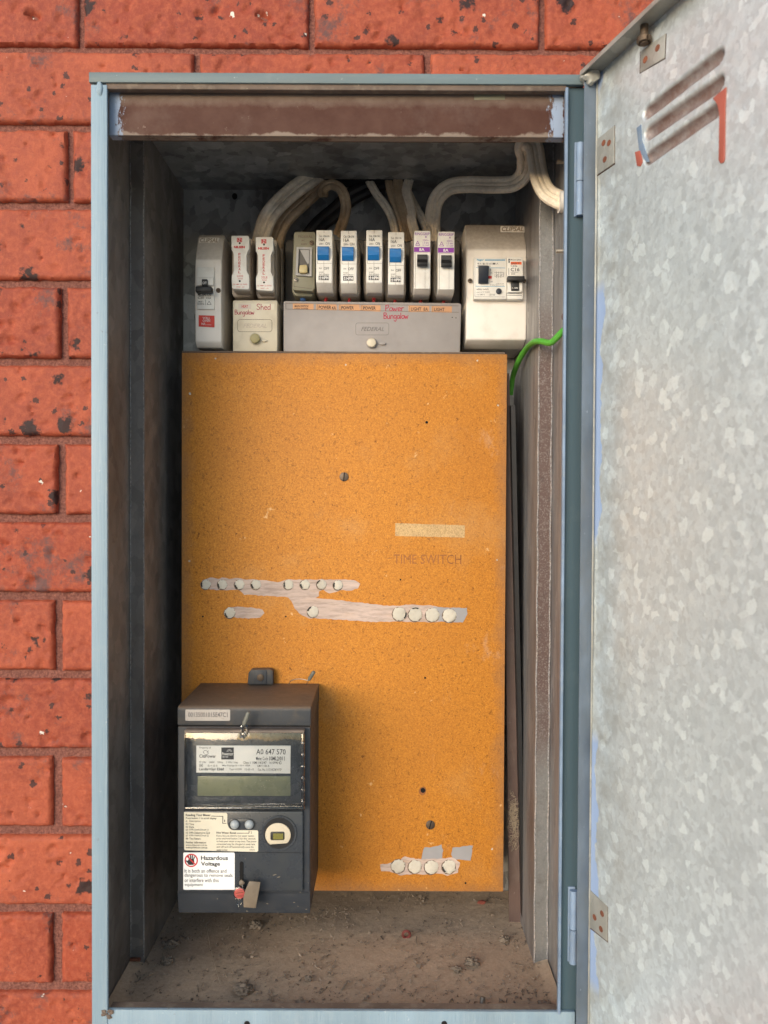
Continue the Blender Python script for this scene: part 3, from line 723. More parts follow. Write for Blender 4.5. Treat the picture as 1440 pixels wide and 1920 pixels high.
n_ = len(us); FC = [(j * n_ + i, j * n_ + i + 1, (j + 1) * n_ + i + 1, (j + 1) * n_ + i) for j in range(len(zs) - 1) for i in range(n_ - 1)]
# outer skin so the sheet has thickness
nv = len(V); V += [(.0, .0012, DZ0), (.40, .0012, DZ0), (.40, .0012, DH), (0, .0012, DH)]
me.from_pydata(V, [], FC); me.update()
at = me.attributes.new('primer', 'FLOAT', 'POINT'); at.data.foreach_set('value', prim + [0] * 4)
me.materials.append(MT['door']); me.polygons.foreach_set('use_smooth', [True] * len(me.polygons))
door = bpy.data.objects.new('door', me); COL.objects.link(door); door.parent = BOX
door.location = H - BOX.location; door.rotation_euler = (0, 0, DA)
# V uses world heights; bring them to the door's own origin
me.transform(Matrix.Translation((0, 0, 0)))
door.location.z = -BOX.location.z
def dpart(m, name, mat):
    bmesh.ops.recalc_face_normals(m.bm, faces=m.bm.faces)
    me = bpy.data.meshes.new(name); m.bm.to_mesh(me); m.bm.free(); me.materials.append(MT[mat])
    me.polygons.foreach_set('use_smooth', [True] * len(me.polygons)); me.set_sharp_from_angle(angle=R_(35))
    o = bpy.data.objects.new(name, me); COL.objects.link(o); o.parent = door; return o
def dpoly(pts, y0, y1, bev=0, m=None):
    m = m or M(); q = [DL(*p, off=y0) for p in pts]
    m.poly8([(u, y0, z) for u, z in q], [(u, y1, z) for u, z in q], bev); return m
m = M(); m.box(0, .0010, -.0126, -.0002, DZ0, DH, .0003); dpart(m, 'hinge_lip', 'slate')
m = M(); m.box(.0, .40, -.0165, .0016, DH - .0002, DH + .0010, .0002); m.box(0, .40, -.0167, -.0157, DH - .003, DH + .0001); dpart(m, 'top_lip', 'plategalv')
m = M(); m.tube([(.0014, -.0012, DZ0), (.0014, -.0012, DH - .002)], .0008, 6); dpart(m, 'fold_edge', 'plategalv')
m = M(); m.blob((.001, -.008, DH - .003), .0068, (1, 1.1, 1.1), 3, .22, 2); dpart(m, 'corner_weld', 'plategalv')
u, z = DL(1208, 72, -.006); m = M()
for k in range(3): m.tube([(u + .0045 * math.cos(a * .5), -.006 + .0045 * math.sin(a * .5), z - .0012 * k) for a in range(13)], .0010, 6)
m.tube([(u, -.006, z - .004), (u, -.006, DH)], .003, 12); dpart(m, 'lip_screw', 'brownsteel')
for pts, dots in ((((1119, 262), (1151, 235), (1151, 306), (1119, 328)), ((1132, 268), (1142, 268), (1134, 299))),
                  (((1201, 96), (1247, 63), (1245, 109), (1200, 136)), ((1233, 90), (1210, 112))),
                  (((1106, 1669), (1138, 1700), (1138, 1765), (1105, 1738)), ((1115, 1720), (1129, 1713), (1127, 1742)))):
    cx = sum(p[0] for p in pts) / 4
    cy = sum(p[1] for p in pts) / 4; m = dpoly([(cx + (x - cx) * 1.07 + .8, cy + (y - cy) * 1.035 + 1) for x, y in pts], -.0007, -.0001); pl = dpart(m, 'plate_rust_edge', 'darkrust')
    m = dpoly(pts, -.0014, -.0006, .0003); dpart(m, 'hinge_plate', 'plategalv')
    for a, b in dots:
        m = M(); u, z = DL(a, b, -.0014); m.poly8([(u + .0026 * math.cos(q), -.0017, z + .0024 * math.sin(q)) for q in [k * .5236 for k in range(12)]], [(u + .0026 * math.cos(q), -.0010, z + .0024 * math.sin(q)) for q in [k * .5236 for k in range(12)]]); dpart(m, 'rivet', 'rust')
dpart(dpoly([(1336, 184), (1361, 163), (1359, 196), (1358, 298), (1355, 305), (1350, 306), (1347, 300), (1349, 212), (1345, 195)], -.0013, -.0004, .0002), 'paint_drip', 'redoxide')
dpart(dpoly([(1190, 285), (1200, 282), (1204, 303), (1200, 312), (1194, 311)], -.0013, -.0004, .0002), 'paint_drip', 'redoxide')
dpart(dpoly([(1193, 240), (1202, 233), (1203, 262), (1217, 303), (1211, 304), (1198, 282)], -.0011, -.0004, .0002), 'paint_drip', 'periw')

# ------------------------------------------------------------------ the equipment board
BY = .790
def recentre(o):
    "move a part's origin to its middle (for materials that work in the part's own frame)"
    n = len(o.data.vertices); c = sum((v.co for v in o.data.vertices), Vector()) / n
    o.data.transform(Matrix.Translation(-c)); o.location = o.location + c; return o
bx0, bx1, bz1, bz0 = X(340.5, BY), X(949, BY), Z(663, BY), Z(1671, BY)
BOARD = thing('equipment_board', 'large orange particle board panel with patched cable holes, below the row of breakers', 'board', ((bx0 + bx1) / 2, BY + .006, bz0))
m = M(); m.box(bx0, bx1, BY, BY + .012, bz0, bz1, .0006); recentre(m.build('panel', 'mdf', BOARD))
m = M(); m.box(bx0, bx1 - .002, BY + .001, BY + .011, bz1 + .0002, bz1 + .0022, .0004); m.build('top_edging', 'lipdust', BOARD)
for cx, cy, ang in ((645, 894, 5), (807, 1547, 15)):
    m = M(); m.disc(cx, cy, 8.6, BY - .0009, BY - .0001, 28, .0004); sc = m.build('screw', 'brownsteel', BOARD)
    a = R_(ang); q = Txt(); q.line([(cx - 8 * math.sin(-a), cy - 8 * math.cos(a)), (cx + 8 * math.sin(-a), cy + 8 * math.cos(a))], 1.8, BY - .0009); q.build('void', sc, 'slot')
m = M(); m.disc(792.5, 1483, 7, BY - .00015, BY - .0001, 20, jag=.1, ry=8); m.build('hole_halo', 'faintprint', BOARD)
m = M(); m.disc(793, 1482, 4.6, BY - .0003, BY, 20, jag=.06); m.build('screw_hole', 'void', BOARD)
def wob(pts, a=.9, k=5):
    "a hand-torn outline through the given corners"
    out = []
    for i, p in enumerate(pts):
        q = pts[(i + 1) % len(pts)]; L = math.hypot(q[0] - p[0], q[1] - p[1]); n = max(1, int(L / k))
        for j in range(n):
            t_ = j / n; out.append((p[0] + (q[0] - p[0]) * t_ + (rnd.uniform(-a, a)), p[1] + (q[1] - p[1]) * t_ + rnd.uniform(-a, a)))
    return out
def patch(pts, mat, name, th=.0003, a=.9, label=None):
    m = M(); m.ppoly(wob(pts, a), BY - th, BY - .00003); return m.build(name, mat, BOARD, label=label)
patch([(378, 1088), (393, 1083), (410, 1085), (416, 1082), (430, 1086), (446, 1083), (458, 1086), (500, 1088), (520, 1092), (540, 1086), (572, 1087), (608, 1086), (642, 1087), (668, 1088), (676, 1095), (672, 1103), (655, 1108), (645, 1106), (618, 1112), (606, 1106), (598, 1108), (598, 1118), (592, 1122), (640, 1126), (720, 1135), (742, 1136), (750, 1136), (762, 1134), (800, 1135), (818, 1136), (838, 1146), (840, 1164), (810, 1167), (770, 1166), (700, 1166), (620, 1161), (580, 1159), (566, 1154), (552, 1140), (546, 1128), (540, 1120), (495, 1117), (458, 1115), (448, 1106), (420, 1107), (400, 1106), (380, 1102)], 'smear', 'filler_smear')
patch([(426, 1140), (445, 1137), (470, 1139), (492, 1143), (496, 1150), (488, 1158), (465, 1160), (430, 1157)], 'smear', 'filler_smear', .00022)
patch([(712, 1621), (742, 1617), (760, 1606), (790, 1612), (820, 1610), (850, 1608), (862, 1618), (858, 1636), (840, 1642), (818, 1637), (800, 1640), (780, 1639), (752, 1641), (730, 1634), (714, 1633)], 'smear', 'filler_smear', .00022)
patch([(812, 1138), (834, 1139), (876, 1140), (876, 1151), (868, 1167), (838, 1167), (815, 1163)], 'greysmear', 'grey_smear', .00045, .6)
patch([(790, 1612), (795, 1588), (806, 1590), (812, 1587), (828, 1584), (831, 1594), (829, 1612)], 'greysmear', 'grey_smear', .0002, 1)
patch([(845, 1602), (848, 1590), (862, 1588), (887, 1585), (882, 1614), (868, 1612), (850, 1611)], 'greysmear', 'grey_smear', .0002, 1)
patch([(741, 981), (872, 985), (871, 1008), (741, 1005)], 'ghost', 'tape_mark', .00008, .3)
for cx, cy, r in [(x, 1096, 9) for x in (386, 417, 449, 480)] + [(541, 1096, 9), (572, 1096, 9), (603, 1096, 9), (634, 1097, 9), (431, 1149, 10), (587, 1147, 10.5)] + \
        [(749, 1151, 13), (779, 1152, 13), (811, 1153, 13), (843, 1154, 13), (747, 1624, 13), (778, 1625, 12.5), (809, 1626, 13), (842, 1625, 13)]:
    m = M(); m.disc(cx - .8, cy + .9, r + .8, BY - .0005, BY - .00002, 22, jag=.03); pl = m.build('hole_rim', 'lipdust', BOARD)
    m = M(); m.dome(cx, cy, r, BY - .0011 - rnd.random() * .0006, BY - .0005, 26, 4, .09); f = m.build('filler_plug', 'filler', BOARD, sharp=60)
    for v in f.data.vertices: v.co.y -= .0005 * noise.noise(v.co * 700)
    a = rnd.uniform(2.0, 3.6) if r < 12 else rnd.uniform(0, 6.3)
    if r < 12 or rnd.random() < .5:
        q = Txt(); q.line([(cx + (r - 1) * math.cos(a + k * .22), cy + (r - 1) * math.sin(a + k * .22)) for k in range(5)], 1.8, BY - .0012, .0008); q.build('void', f, 'gap')
for cx, cy, r in ((800, 792, 2.4), (751, 1087, 1.6), (380, 1156, 1.8), (379, 1114, 1), (536, 1156, 1.6), (797, 1271, 2), (840, 1087, 1), (873, 1656, 2)):
    m = M(); m.disc(cx, cy, r, BY - .00015, BY, 10, jag=.2); m.build('nail_hole', 'void', BOARD)
for cx, cy, r in ((404, 672, 3), (648, 684, 3), (356, 738, 4), (355, 1052, 3), (932, 1050, 2.5), (923, 1592, 3.5), (895, 676, 3), (934, 760, 3), (487, 1113, 1.6), (538, 1113, 1.6), (641, 1155, 1.6)):
    m = M(); m.disc(cx, cy, r * .55, BY - .0002, BY - .00003, 9, jag=.3); m.build('filler_speck', 'filler', BOARD)
q = Txt(); q.t('TIME SWITCH', 738, 1040, 865, 1057, BY, -.008, .00006); q.line([(726, 1047), (734, 1047)], 1, BY, .00006); q.line([(790, 1048), (797, 1048)], 1, BY, .00006); q.build('faintprint', BOARD)

# ------------------------------------------------------------------ devices on the back panel
def prof(front, px0, px1, Yr, Yb, bev=.001):
    "moulded case: front outline as (py, Y) from top to bottom, closed at depth Yb"
    x0 = Wp(px0, 560, Yr).x; x1 = Wp(px1, 560, Yr).x; mid = (px0 + px1) / 2
    pts = [(yy, Wp(mid, py, yy).z) for py, yy in front]; pts = [(Yb, pts[0][1])] + pts + [(Yb, pts[-1][1])]
    m = M(); m.poly8([(x0, y, z) for y, z in pts], [(x1, y, z) for y, z in pts], bev); return m
def base(px, py, Y): p = Wp(px, py, Y); return (p.x, p.y, p.z)

# wall oven breaker in its own white case
OVEN = thing('wall_oven_breaker', 'narrow white breaker case with a red wall oven sticker, leftmost device', 'circuit breaker', base(400, 655, .83))
prof([(440, .812), (447, .809), (487, .797), (560, .796), (640, .797), (653, .803)], 366, 415, .797, .871, .0015).build('case', 'boxwhite', OVEN)
m = M(); m.pbox(369, 500, 401.5, 580, .7935, .80, .0008); ins = m.build('breaker', 'white', OVEN)
m = M(); m.pbox(368.5, 519, 400, 535, .7905, .7935, .0006); m.build('shoulder', 'white', ins)
m = M(); m.pbox(378, 523, 388.5, 536, .787, .7935, .0008); m.pbox(366, 536.5, 396.5, 547, .782, .791, .001); hnd = m.build('handle', 'black', ins)
q = Txt(); q.t('OFF', 379.5, 528, 387.5, 533, .787); q.build('whiteprint', hnd)
q = Txt(); q.t('MCB4-120', 371, 550, 396, 555, .7935); q.t('C20', 371, 556, 382, 560.5, .7935); q.t('4.5kA', 386.5, 557, 395.5, 560.5, .7935); q.t('240V~', 370.5, 564, 382, 567.5, .7935); q.t('50/60Hz', 370, 568, 383, 571.5, .7935)
q.line([(385.5, 562), (385.5, 572)], .6, .7935); q.line([(388, 571), (392, 564.5), (396, 571), (388, 571)], .7, .7935); q.build('print', ins)
m = M(); m.ppoly([(372.5, 591), (402, 592), (402, 613.5), (372.5, 612)], .7958, .7965); lb = m.build('sticker', 'redlabel', OVEN)
q = Txt(); q.t('WALL', 380, 594, 394, 598.5, .7958); q.t('OVEN', 380, 599, 394, 603.5, .7958); q.t('N/L', 378, 605, 386, 609.5, .7958); q.line([(387, 609), (396, 609.3)], .5, .7958); q.build('whiteprint', lb)
m = M(); m.ppoly([(374, 445.2), (411, 445.2), (409.5, 455.5), (372.5, 455.5)], .8065, .8105, .0003); lg = m.build('raised_logo', 'boxwhite', OVEN)
q = Txt(); q.t('CLIPSAL', 375, 446.5, 409, 454.5, .8065, .02, .0003, italic=.2); q.build('cardboard', lg)
m = M(); m.disc(409, 544, 4.6, .7945, .797, 14, .0006); sc = m.build('screw', 'brownsteel', OVEN); q = Txt(); q.line([(406, 544), (412, 544)], 1, .7945); q.line([(409, 541), (409, 547)], 1, .7945); q.build('void', sc, 'slot')

# fuse block: base, cover and two pull-out fuse carriers
FUSE = thing('fuse_block', 'cream two-way fuse block whose cover is handwritten in magenta pen', 'fuse block', base(478, 660, .83))
m = M(); m.pbox(441, 449, 531, 655, .845, .871, .004); m.build('base', 'ivory', FUSE)
m = M(); m.pbox(436, 562, 520.5, 660, .798, .86, .002); cv = m.build('cover', 'cream', FUSE)
q = Txt(); q.frame(445.5, 599, 510, 622, .7, .798, 5); q.build('lipdust', cv, 'raised_border')
q = Txt(); q.t('FEDERAL', 456, 607, 500, 614.5, .798, .0, .00025, italic=.35); q.build('ivory', cv, 'raised_lettering')
m = M(); m.disc(477.5, 635, 11, .797, .799, 24, .0006); m.build('collar', 'cream', cv); m = M(); m.disc(477.5, 634, 9, .7915, .7972, 20, .0012); m.build('knob', 'knob_olive', cv)
m = M(); m.ppoly([(489.5 + 5.5 * math.cos(k * .524) + 6, 638 + 2.8 * math.sin(k * .524)) for k in range(12)], .7955, .799, .0004); m.build('peg', 'cream', cv)
q = Txt(); q.shape([(441, 568.5), (514.5, 569.5), (514.5, 581), (441, 580)], .798, .00005); q.build('papercream', cv, 'label_strip')
q = Txt(); q.shape([(447, 569.5), (471, 570), (471, 579.5), (447, 579)], .798, .0001); q.build('labelpale', cv, 'paper_label')
q = Txt(); q.t('HEAT', 453, 572, 465, 577, .798, .01); q.build('redprint', cv)
q = Txt(); handwrite(q, 'Shed', 481, 570, 508, 580.5, .798, 1.1); handwrite(q, 'Bungalow', 440, 581, 477, 589.5, .798, 1.0); q.build('redpen', cv, 'handwriting')
def fuse_carrier(dx, dy, line, label):
    Yc = .790; P = lambda x, y: (x + dx, y + dy)
    r = thing('fuse_carrier', label, 'fuse', base(454 + dx, 556 + dy, .80), 'pull-out fuse carriers in the fuse block')
    m = M(); m.ppoly([P(435, 446), P(474, 446), P(474, 550), P(468, 557), P(438, 557), P(434, 550)], .812, .846, .003); m.build('holder', 'ivory', r)
    m = M(); m.ppoly([P(436, 449), P(468, 449), P(469, 546), P(437, 546)], .797, .812, .002); m.build('body', 'ivory', r)
    m = M(); m.ppoly([P(433.5, 441.5), P(465, 441.5), P(467, 444), P(467.5, 468), P(460.5, 476), P(460.5, 508), P(467, 514), P(467.5, 540), P(465, 543), P(437, 541.5), P(434.5, 539), P(433.8, 516), P(440, 509), P(440, 476), P(433.8, 469)], Yc, .798, .0009); f = m.build('grip', 'white', r)
    q = Txt(); q.t('N', *P(445.5, 447), *P(452.5, 453), Yc, .05); q.line([P(444.5, 446.5), P(453.5, 446.5), P(453.5, 453.5), P(444.5, 453.5), P(444.5, 446.5)], .9, Yc)
    q.t('NILSEN', *P(438.5, 461), *P(459, 465.5), Yc, .05)
    for k, c in enumerate('FEDERAL'): q.t(c, *P(447, 474.5 + k * 5.6), *P(451.3, 479 + k * 5.6), Yc, .01)
    q.t(line, *P(444.5, 515.5), *P(456, 519.5), Yc); q.t('Series', *P(446, 521), *P(455, 523.5), Yc)
    q.t('32 AMP 22 SWG', *P(437, 532), *P(463.5, 534.2), Yc); q.t('250V - A1', *P(443, 537), *P(458, 539), Yc); q.build('redprint', f)
    for y in (456, 527):
        m = M(); m.disc(449.5 + dx, y + dy, 1.9, Yc - .0001, Yc + .001, 10); m.build('rivet_hole', 'void', f)
    return r
fuse_carrier(0, 0, 'LE32', 'white fuse carrier with red lettering, standing over the word heat')
fuse_carrier(45.5, 2.5, '32LE', 'white fuse carrier with red lettering, nearer the grey main switch')

# long grey breaker chassis with its label strip
CH = thing('breaker_chassis', 'long grey switchboard cover with salmon paper circuit labels under the breakers', 'switchboard cover', base(698, 664, .83))
m = M(); m.pbox(533, 447, 864, 575, .846, .871, .005); m.build('base', 'greydark', CH)
m = M(); m.ppoly([(531.5, 566), (534, 564), (862, 568), (865, 571), (862.5, 661), (860, 664), (534, 660), (531.5, 657)], .798, .865, .0016); cv = m.build('cover', 'grey', CH)
q = Txt(); q.line([(536, 568.5), (860, 573.5)], .7, .798); q.line([(536, 579.5), (860, 585.5)], .7, .798); q.line([(536, 568.5), (536, 579.5)], .7, .798); q.build('lipdust', cv, 'label_groove')
q = Txt(); q.frame(667, 605.5, 729, 628, .8, .798, 4); q.build('greyrelief', cv, 'raised_border')
q = Txt(); q.t('FEDERAL', 677, 613, 720, 620.5, .798, .0, .00025, italic=.35); q.build('greyrelief', cv, 'raised_lettering')
m = M(); m.disc(697, 643.5, 10.5, .797, .799, 24, .0006); m.build('collar', 'grey', cv)
m = M(); m.disc(696.5, 642, 9, .7925, .7972, 12, .0012, jag=.06); m.build('knob', 'cream', cv)
m = M(); m.ppoly([(717 + 6 * math.cos(k * .524), 643.5 + 3 * math.sin(k * .524)) for k in range(12)], .7955, .799, .0004); m.build('peg', 'grey', cv)
labs = [((549, 569.2), (588, 569.8), (588, 581), (549, 580), None), ((593, 570.3), (631, 571), (632, 582), (592.5, 581), 'POWER'), ((635.5, 571), (674, 571), (675, 583), (635, 582), 'POWER'),
        ((676.5, 571.8), (713.5, 572.5), (713.5, 584.5), (674.5, 582.5), 'POWER'), ((766, 572.8), (805, 574), (805, 585), (766, 585), 'LIGHT'), ((809.5, 574), (847.5, 574.5), (847, 586.3), (809, 585.3), 'LIGHT')]
tx = Txt()
for a, b, c_, d, word in labs:
    q = Txt(); q.shape([a, b, c_, d], .798, .00012); q.build('labelpink', cv, 'paper_label')
    if word:
        x = a[0]; y = (a[1] + d[1]) / 2
        tx.t(word, x + 4.5, y - 2.6, x + (28 if word == 'POWER' else 24), y + 3.6, .798, .015, .0002)
        tx.line([(x + 2, y - 5), (x + 2, y + 5)], .5, .798, .0002)
tx.t('MAIN SWITCH', 552.5, 572, 578, 576, .798, .01, .0002); tx.t('LIGHT POWER', 552.5, 577.5, 578, 580, .798, .01, .0002)
tx.t('4A', 622, 574, 630, 580.5, .798, 0, .0002); tx.t('8A', 794, 576.5, 802.5, 583, .798, 0, .0002); tx.build('print', cv)
q = Txt(); handwrite(q, 'Power', 722, 572, 757, 583, .798, 1.3); handwrite(q, 'Bungalow', 719, 586.5, 766, 597.5, .798, 1.3); q.build('redpen', cv, 'handwriting')
for a, b in ((848, 595), (855, 596)): m = M(); m.disc(a, b, 1, .7978, .799, 8); m.build('dirt_fleck', 'void', cv)

# main switch
MS = thing('main_switch', 'grey-green main switch with a yellowed lever, left of the blue toggle breakers', 'switch', base(570, 555, .82))
m = M(); m.ppoly([(550, 445), (592, 445), (591, 545), (585, 557), (551, 555), (546.5, 545)], .800, .847, .003); m.build('base', 'greengrey', MS)
m = M(); m.ppoly([(554, 434), (589, 434.5), (591.5, 437), (590, 540), (586, 546), (551, 544), (548, 540), (551, 437)], .790, .801, .0012); fr_ = m.build('front_plate', 'greengrey', MS)
m = M(); o_ = [(556, 463), (585, 463.5), (584, 518), (554, 516)]; i_ = [(560, 467), (581, 467.5), (580, 513), (558.5, 512)]
for k in range(4): m.ppoly([o_[k], o_[(k + 1) % 4], i_[(k + 1) % 4], i_[k]], .7875, .7902)
m.build('window_bezel', 'lightgrey', fr_)
m = M(); m.ppoly(i_, .7896, .7899); m.build('window_recess', 'greydark', fr_)
m = M(); m.ppoly([(562, 467.5), (580, 467.5), (579.5, 494), (576, 494)], .7890, .7896); m.build('recess_slope', 'lightgrey', fr_)
m = M(); m.ppoly([(561.5, 497), (574, 496), (576, 498), (576, 511), (562, 512), (560.5, 507)], .7835, .7893, .0009); m.build('lever', 'yellow', fr_)
for cx, cy, a in ((584.5, 455, .6), (555, 524, .45)):
    m = M(); m.disc(cx, cy, 4.6, .7889, .7902, 16, .0004); sc = m.build('screw', 'steel' if cy > 500 else 'brownsteel', fr_)
    q = Txt(); q.line([(cx - 4 * math.cos(a), cy - 4 * math.sin(a)), (cx + 4 * math.cos(a), cy + 4 * math.sin(a))], 1.1, .7889); q.build('void', sc, 'slot')
q = Txt(); q.t('FEDERAL', 559, 441.5, 586, 446, .790, 0, .0002); q.t('AC', 565, 449, 572, 452.5, .790, 0, .0002); q.t('500V', 564, 456, 576, 459.5, .790, 0, .0002); q.build('lipdust', fr_, 'raised_lettering')
q = Txt(); q.line([(551, 537), (588, 542)], .7, .790); q.line([(551, 537), (551, 531)], .7, .790); q.build('lipdust', fr_, 'moulded_line')
m = M(); m.tube([Wp(568, 553, .812), Wp(568, 566, .806)], .0030, 10); m.build('wire_stub', 'bluewire', MS)

# plug-in breakers: one of each kind, then copies
BYF = .778
def add_label(o, label, group): o['label'] = label; o['group'] = group
def breaker_base(r, x0, x1, t0, b0):
    m = M(); m.ppoly([(x0 - 2, 449), (x1 + 8, 449), (x1 + 9, 545), (x1 + 5, 556), (x0 + 2, 556), (x0 - 2.5, 545)], .806, .848, .003); m.build('holder', 'ivory', r)
    m = M(); m.tube([Wp((x0 + x1) / 2 + 4, 551, .812), Wp((x0 + x1) / 2 + 3, 568, .812)], .0017, 8); m.build('wire_stub', 'redwire', r)
def hpm():
    r = thing('circuit_breaker', 'x', 'circuit breaker', base(608, 551, BYF + .02)); add_label(r, 'white breaker with a blue toggle, first beside the grey main switch', 'white breakers with blue toggles')
    breaker_base(r, 593, 622.5, 431, 551)
    b = prof([(431.3, BYF + .0006), (462, BYF), (489, BYF), (530, BYF), (549, BYF + .013), (551, BYF + .02)], 592.5, 622.5, BYF, .81, .0007).build('case', 'white', r)
    m = M(); x0, x1 = Wp(595.5, 475, BYF).x, Wp(617, 475, BYF).x
    pts = [(BYF + .001, Z(461.5, BYF)), (BYF - .0052, Z(463.5, BYF - .005)), (BYF - .0042, Z(472, BYF - .004)), (BYF - .0046, Z(478, BYF - .005)), (BYF - .0010, Z(488.5, BYF - .001)), (BYF + .001, Z(488.5, BYF))]
    m.poly8([(x0, y, z) for y, z in pts], [(x1, y, z) for y, z in pts], .0004); m.build('toggle', 'bluetog', r)
    q = Txt(); q.t('Cat. CB-116', 598, 440.6, 617.5, 444.4, BYF); q.t('16A', 598, 446, 608.8, 452.3, BYF); q.t('250V~', 598, 455.4, 608, 459, BYF); q.t('ON', 610, 454, 618.4, 459.3, BYF)
    q.t('3kA', 598, 501.5, 603.4, 504.2, BYF); q.t('OFF', 607, 500.6, 617.2, 505.8, BYF); q.t('N1620', 598, 509.2, 606, 511.8, BYF); q.t('Made in Belgium', 598, 513, 617, 515.8, BYF)
    q.rect(597.4, 516.8, 616.8, 525.2, BYF); q.build('print', b)
    q = Txt(); q.t('HPM', 603.6, 518.2, 616, 524, BYF, .03, .0002); q.line([(598.6, 520.4), (602.2, 520.4)], 1, BYF, .0002); q.line([(600.4, 518.4), (600.4, 520)], 1.4, BYF, .0002); q.line([(599, 523.6), (600.4, 521.6), (601.8, 523.6), (599, 523.6)], .8, BYF, .0002); q.build('whiteprint', b, 'logo')
    q = Txt(); q.line([(607.5, 431.6), (607.5, 437)], .5, BYF, .0001); q.line([(607.2, 490), (607.2, 531)], .5, BYF, .0001); q.line([(593.5, 462), (595.2, 462), (595.2, 494), (622, 494)], .5, BYF, .0001); q.line([(618, 462), (622, 462)], .5, BYF, .0001); q.build('lipdust', b, 'case_seam')
    return r
h0 = hpm(); p0 = Wp(607.5, 431.3, BYF)
for cx, cy, lab in ((653.5, 432.3, 'white breaker with a blue toggle, second beside the grey main switch'), (701.5, 431.3, 'white breaker with a blue toggle, third, above the plain power label'), (742.5, 435, 'white breaker with a blue toggle above the handwritten word Power, beside the purple one')):
    c = copy_tree(h0); p = Wp(cx, cy, BYF); c.location = h0.location + Vector((p.x - p0.x, 0, p.z - p0.z)); c['label'] = lab
def ring():
    r = thing('circuit_breaker', 'x', 'circuit breaker', base(791, 553, BYF + .02)); add_label(r, 'white breaker with a purple band and black toggle, nearer the blue toggle breakers', 'white breakers with purple bands')
    breaker_base(r, 771, 800, 432, 551)
    b = prof([(432.7, BYF), (475, BYF), (500, BYF + .0004), (541.7, BYF), (552, BYF + .010)], 776, 806.5, BYF, .81, .0006).build('case', 'white', r)
    m = M(); x0, x1 = Wp(782, 475, BYF).x, Wp(801.5, 475, BYF).x
    pts = [(BYF + .001, Z(476, BYF)), (BYF - .0030, Z(477, BYF - .003)), (BYF - .0020, Z(486, BYF - .002)), (BYF - .0062, Z(492, BYF - .006)), (BYF - .0050, Z(499, BYF - .005)), (BYF + .001, Z(499, BYF))]
    m.poly8([(x0, y, z) for y, z in pts], [(x1, y, z) for y, z in pts], .0004); m.build('toggle', 'black', r)
    q = Txt(); q.rect(776.3, 463.2, 806.2, 472.5, BYF); q.t('RINGGRIP', 778, 436, 805.5, 441, BYF); q.t('8', 797, 442.4, 800, 446, BYF); q.t('250V~', 792.5, 449, 805, 452, BYF); q.t('1.5 kA', 792.5, 453.4, 804, 456.8, BYF); q.t('R 11607', 792.5, 458.4, 805, 461, BYF)
    q.line([(779, 460), (783, 452), (787, 460), (779, 460)], .9, BYF); q.line([(781, 457), (785, 457)], .8, BYF); q.build('purple', b)
    q = Txt(); q.t('8A', 786, 465.2, 796, 470.8, BYF, .02, .0002); q.build('whiteprint', b, 'rating')
    q = Txt(); q.line([(778.5, 474), (778.5, 541)], .5, BYF, .0001); q.line([(776.5, 541.6), (806, 541.6)], .5, BYF, .0001); q.line([(797, 500), (797, 540)], .35, BYF, .0001); q.line([(778, 474), (803, 474)], .5, BYF, .0001); q.build('lipdust', b, 'case_seam')
    return r
r0 = ring(); c = copy_tree(r0); p0 = Wp(791, 432.7, BYF); p = Wp(836, 434, BYF); c.location = r0.location + Vector((p.x - p0.x, 0, p.z - p0.z)); c['label'] = 'white breaker with a purple band and black toggle, nearer the large safety switch case'

# safety switch enclosure on the right
SF = thing('safety_switch_enclosure', 'tall dusty white enclosure holding a safety switch and a small breaker', 'switch enclosure', base(930, 655, .83))
prof([(421, .820), (468, .801), (560, .799), (637, .799), (655, .818)], 874.5, 987, .80, .871, .0018).build('case', 'boxwhite', SF)
m = M(); m.pbox(888, 483, 950, 561, .7915, .80, .0010); sw = m.build('safety_switch', 'white', SF)
Y = .7915
m = M(); m.pbox(896.5, 497, 914, 532, Y - .0002, Y + .0004); m.build('toggle_slot', 'lightgrey', sw)
m = M(); x0, x1 = Wp(897, 515, Y).x, Wp(914.5, 515, Y).x
pts = [(Y, Z(497, Y)), (Y - .0088, Z(497.5, Y - .0088)), (Y - .0055, Z(516, Y - .0055)), (Y - .0035, Z(530, Y - .0035)), (Y, Z(530.5, Y))]
m.poly8([(x0, y, z) for y, z in pts], [(x1, y, z) for y, z in pts], .0006); m.build('toggle', 'bluedark', sw)
m = M(); m.disc(935.5, 545.5, 5.4, Y - .0022, Y, 18, .0006); m.build('test_button', 'bluedark', sw)
q = Txt(); q.rect(915.5, 517, 922, 522.5, Y); q.build('redlabel', sw, 'indicator')
q = Txt(); q.rect(909, 486.6, 947, 488.6, Y); q.line([(893, 501.8), (947, 502.4)], .8, Y); q.line([(892, 536.6), (946, 537.4)], .8, Y); q.t('hager', 894, 485, 907.5, 490, Y, .02); q.build('cyan', sw, 'brand_print')
q = Txt(); q.t('40 A  I\u0394n 30 mA', 895, 492.4, 922, 496, Y); q.rect(923.5, 493, 929, 496, Y, .00004); q.line([(931, 496), (932.5, 493), (934, 496)], .6, Y)
q.t('240V 50Hz', 895, 497.5, 920, 500, Y); q.t('I', 919.5, 504, 920.5, 507.5, Y); q.t('ON', 919, 510.5, 923, 513, Y); q.t('OFF', 918.5, 527, 924, 529.8, Y); q.t('O', 918.6, 532, 921, 535.4, Y)
q.t('press to test', 931, 531, 944.5, 533, Y); q.t('safety switch once my', 922, 533.4, 945, 535.8, Y); q.t('safety switch', 893.5, 540.6, 916, 544.6, Y, .012); q.t('approval N\u00b0 92-003', 893.5, 546.4, 918, 549.2, Y); q.t('~U 240 V', 893.5, 550.8, 909, 553.8, Y); q.t('25163', 918, 550.8, 928, 554, Y)
for a in (931, 935, 939): q.line([(a, 509), (a, 521)], .5, Y)
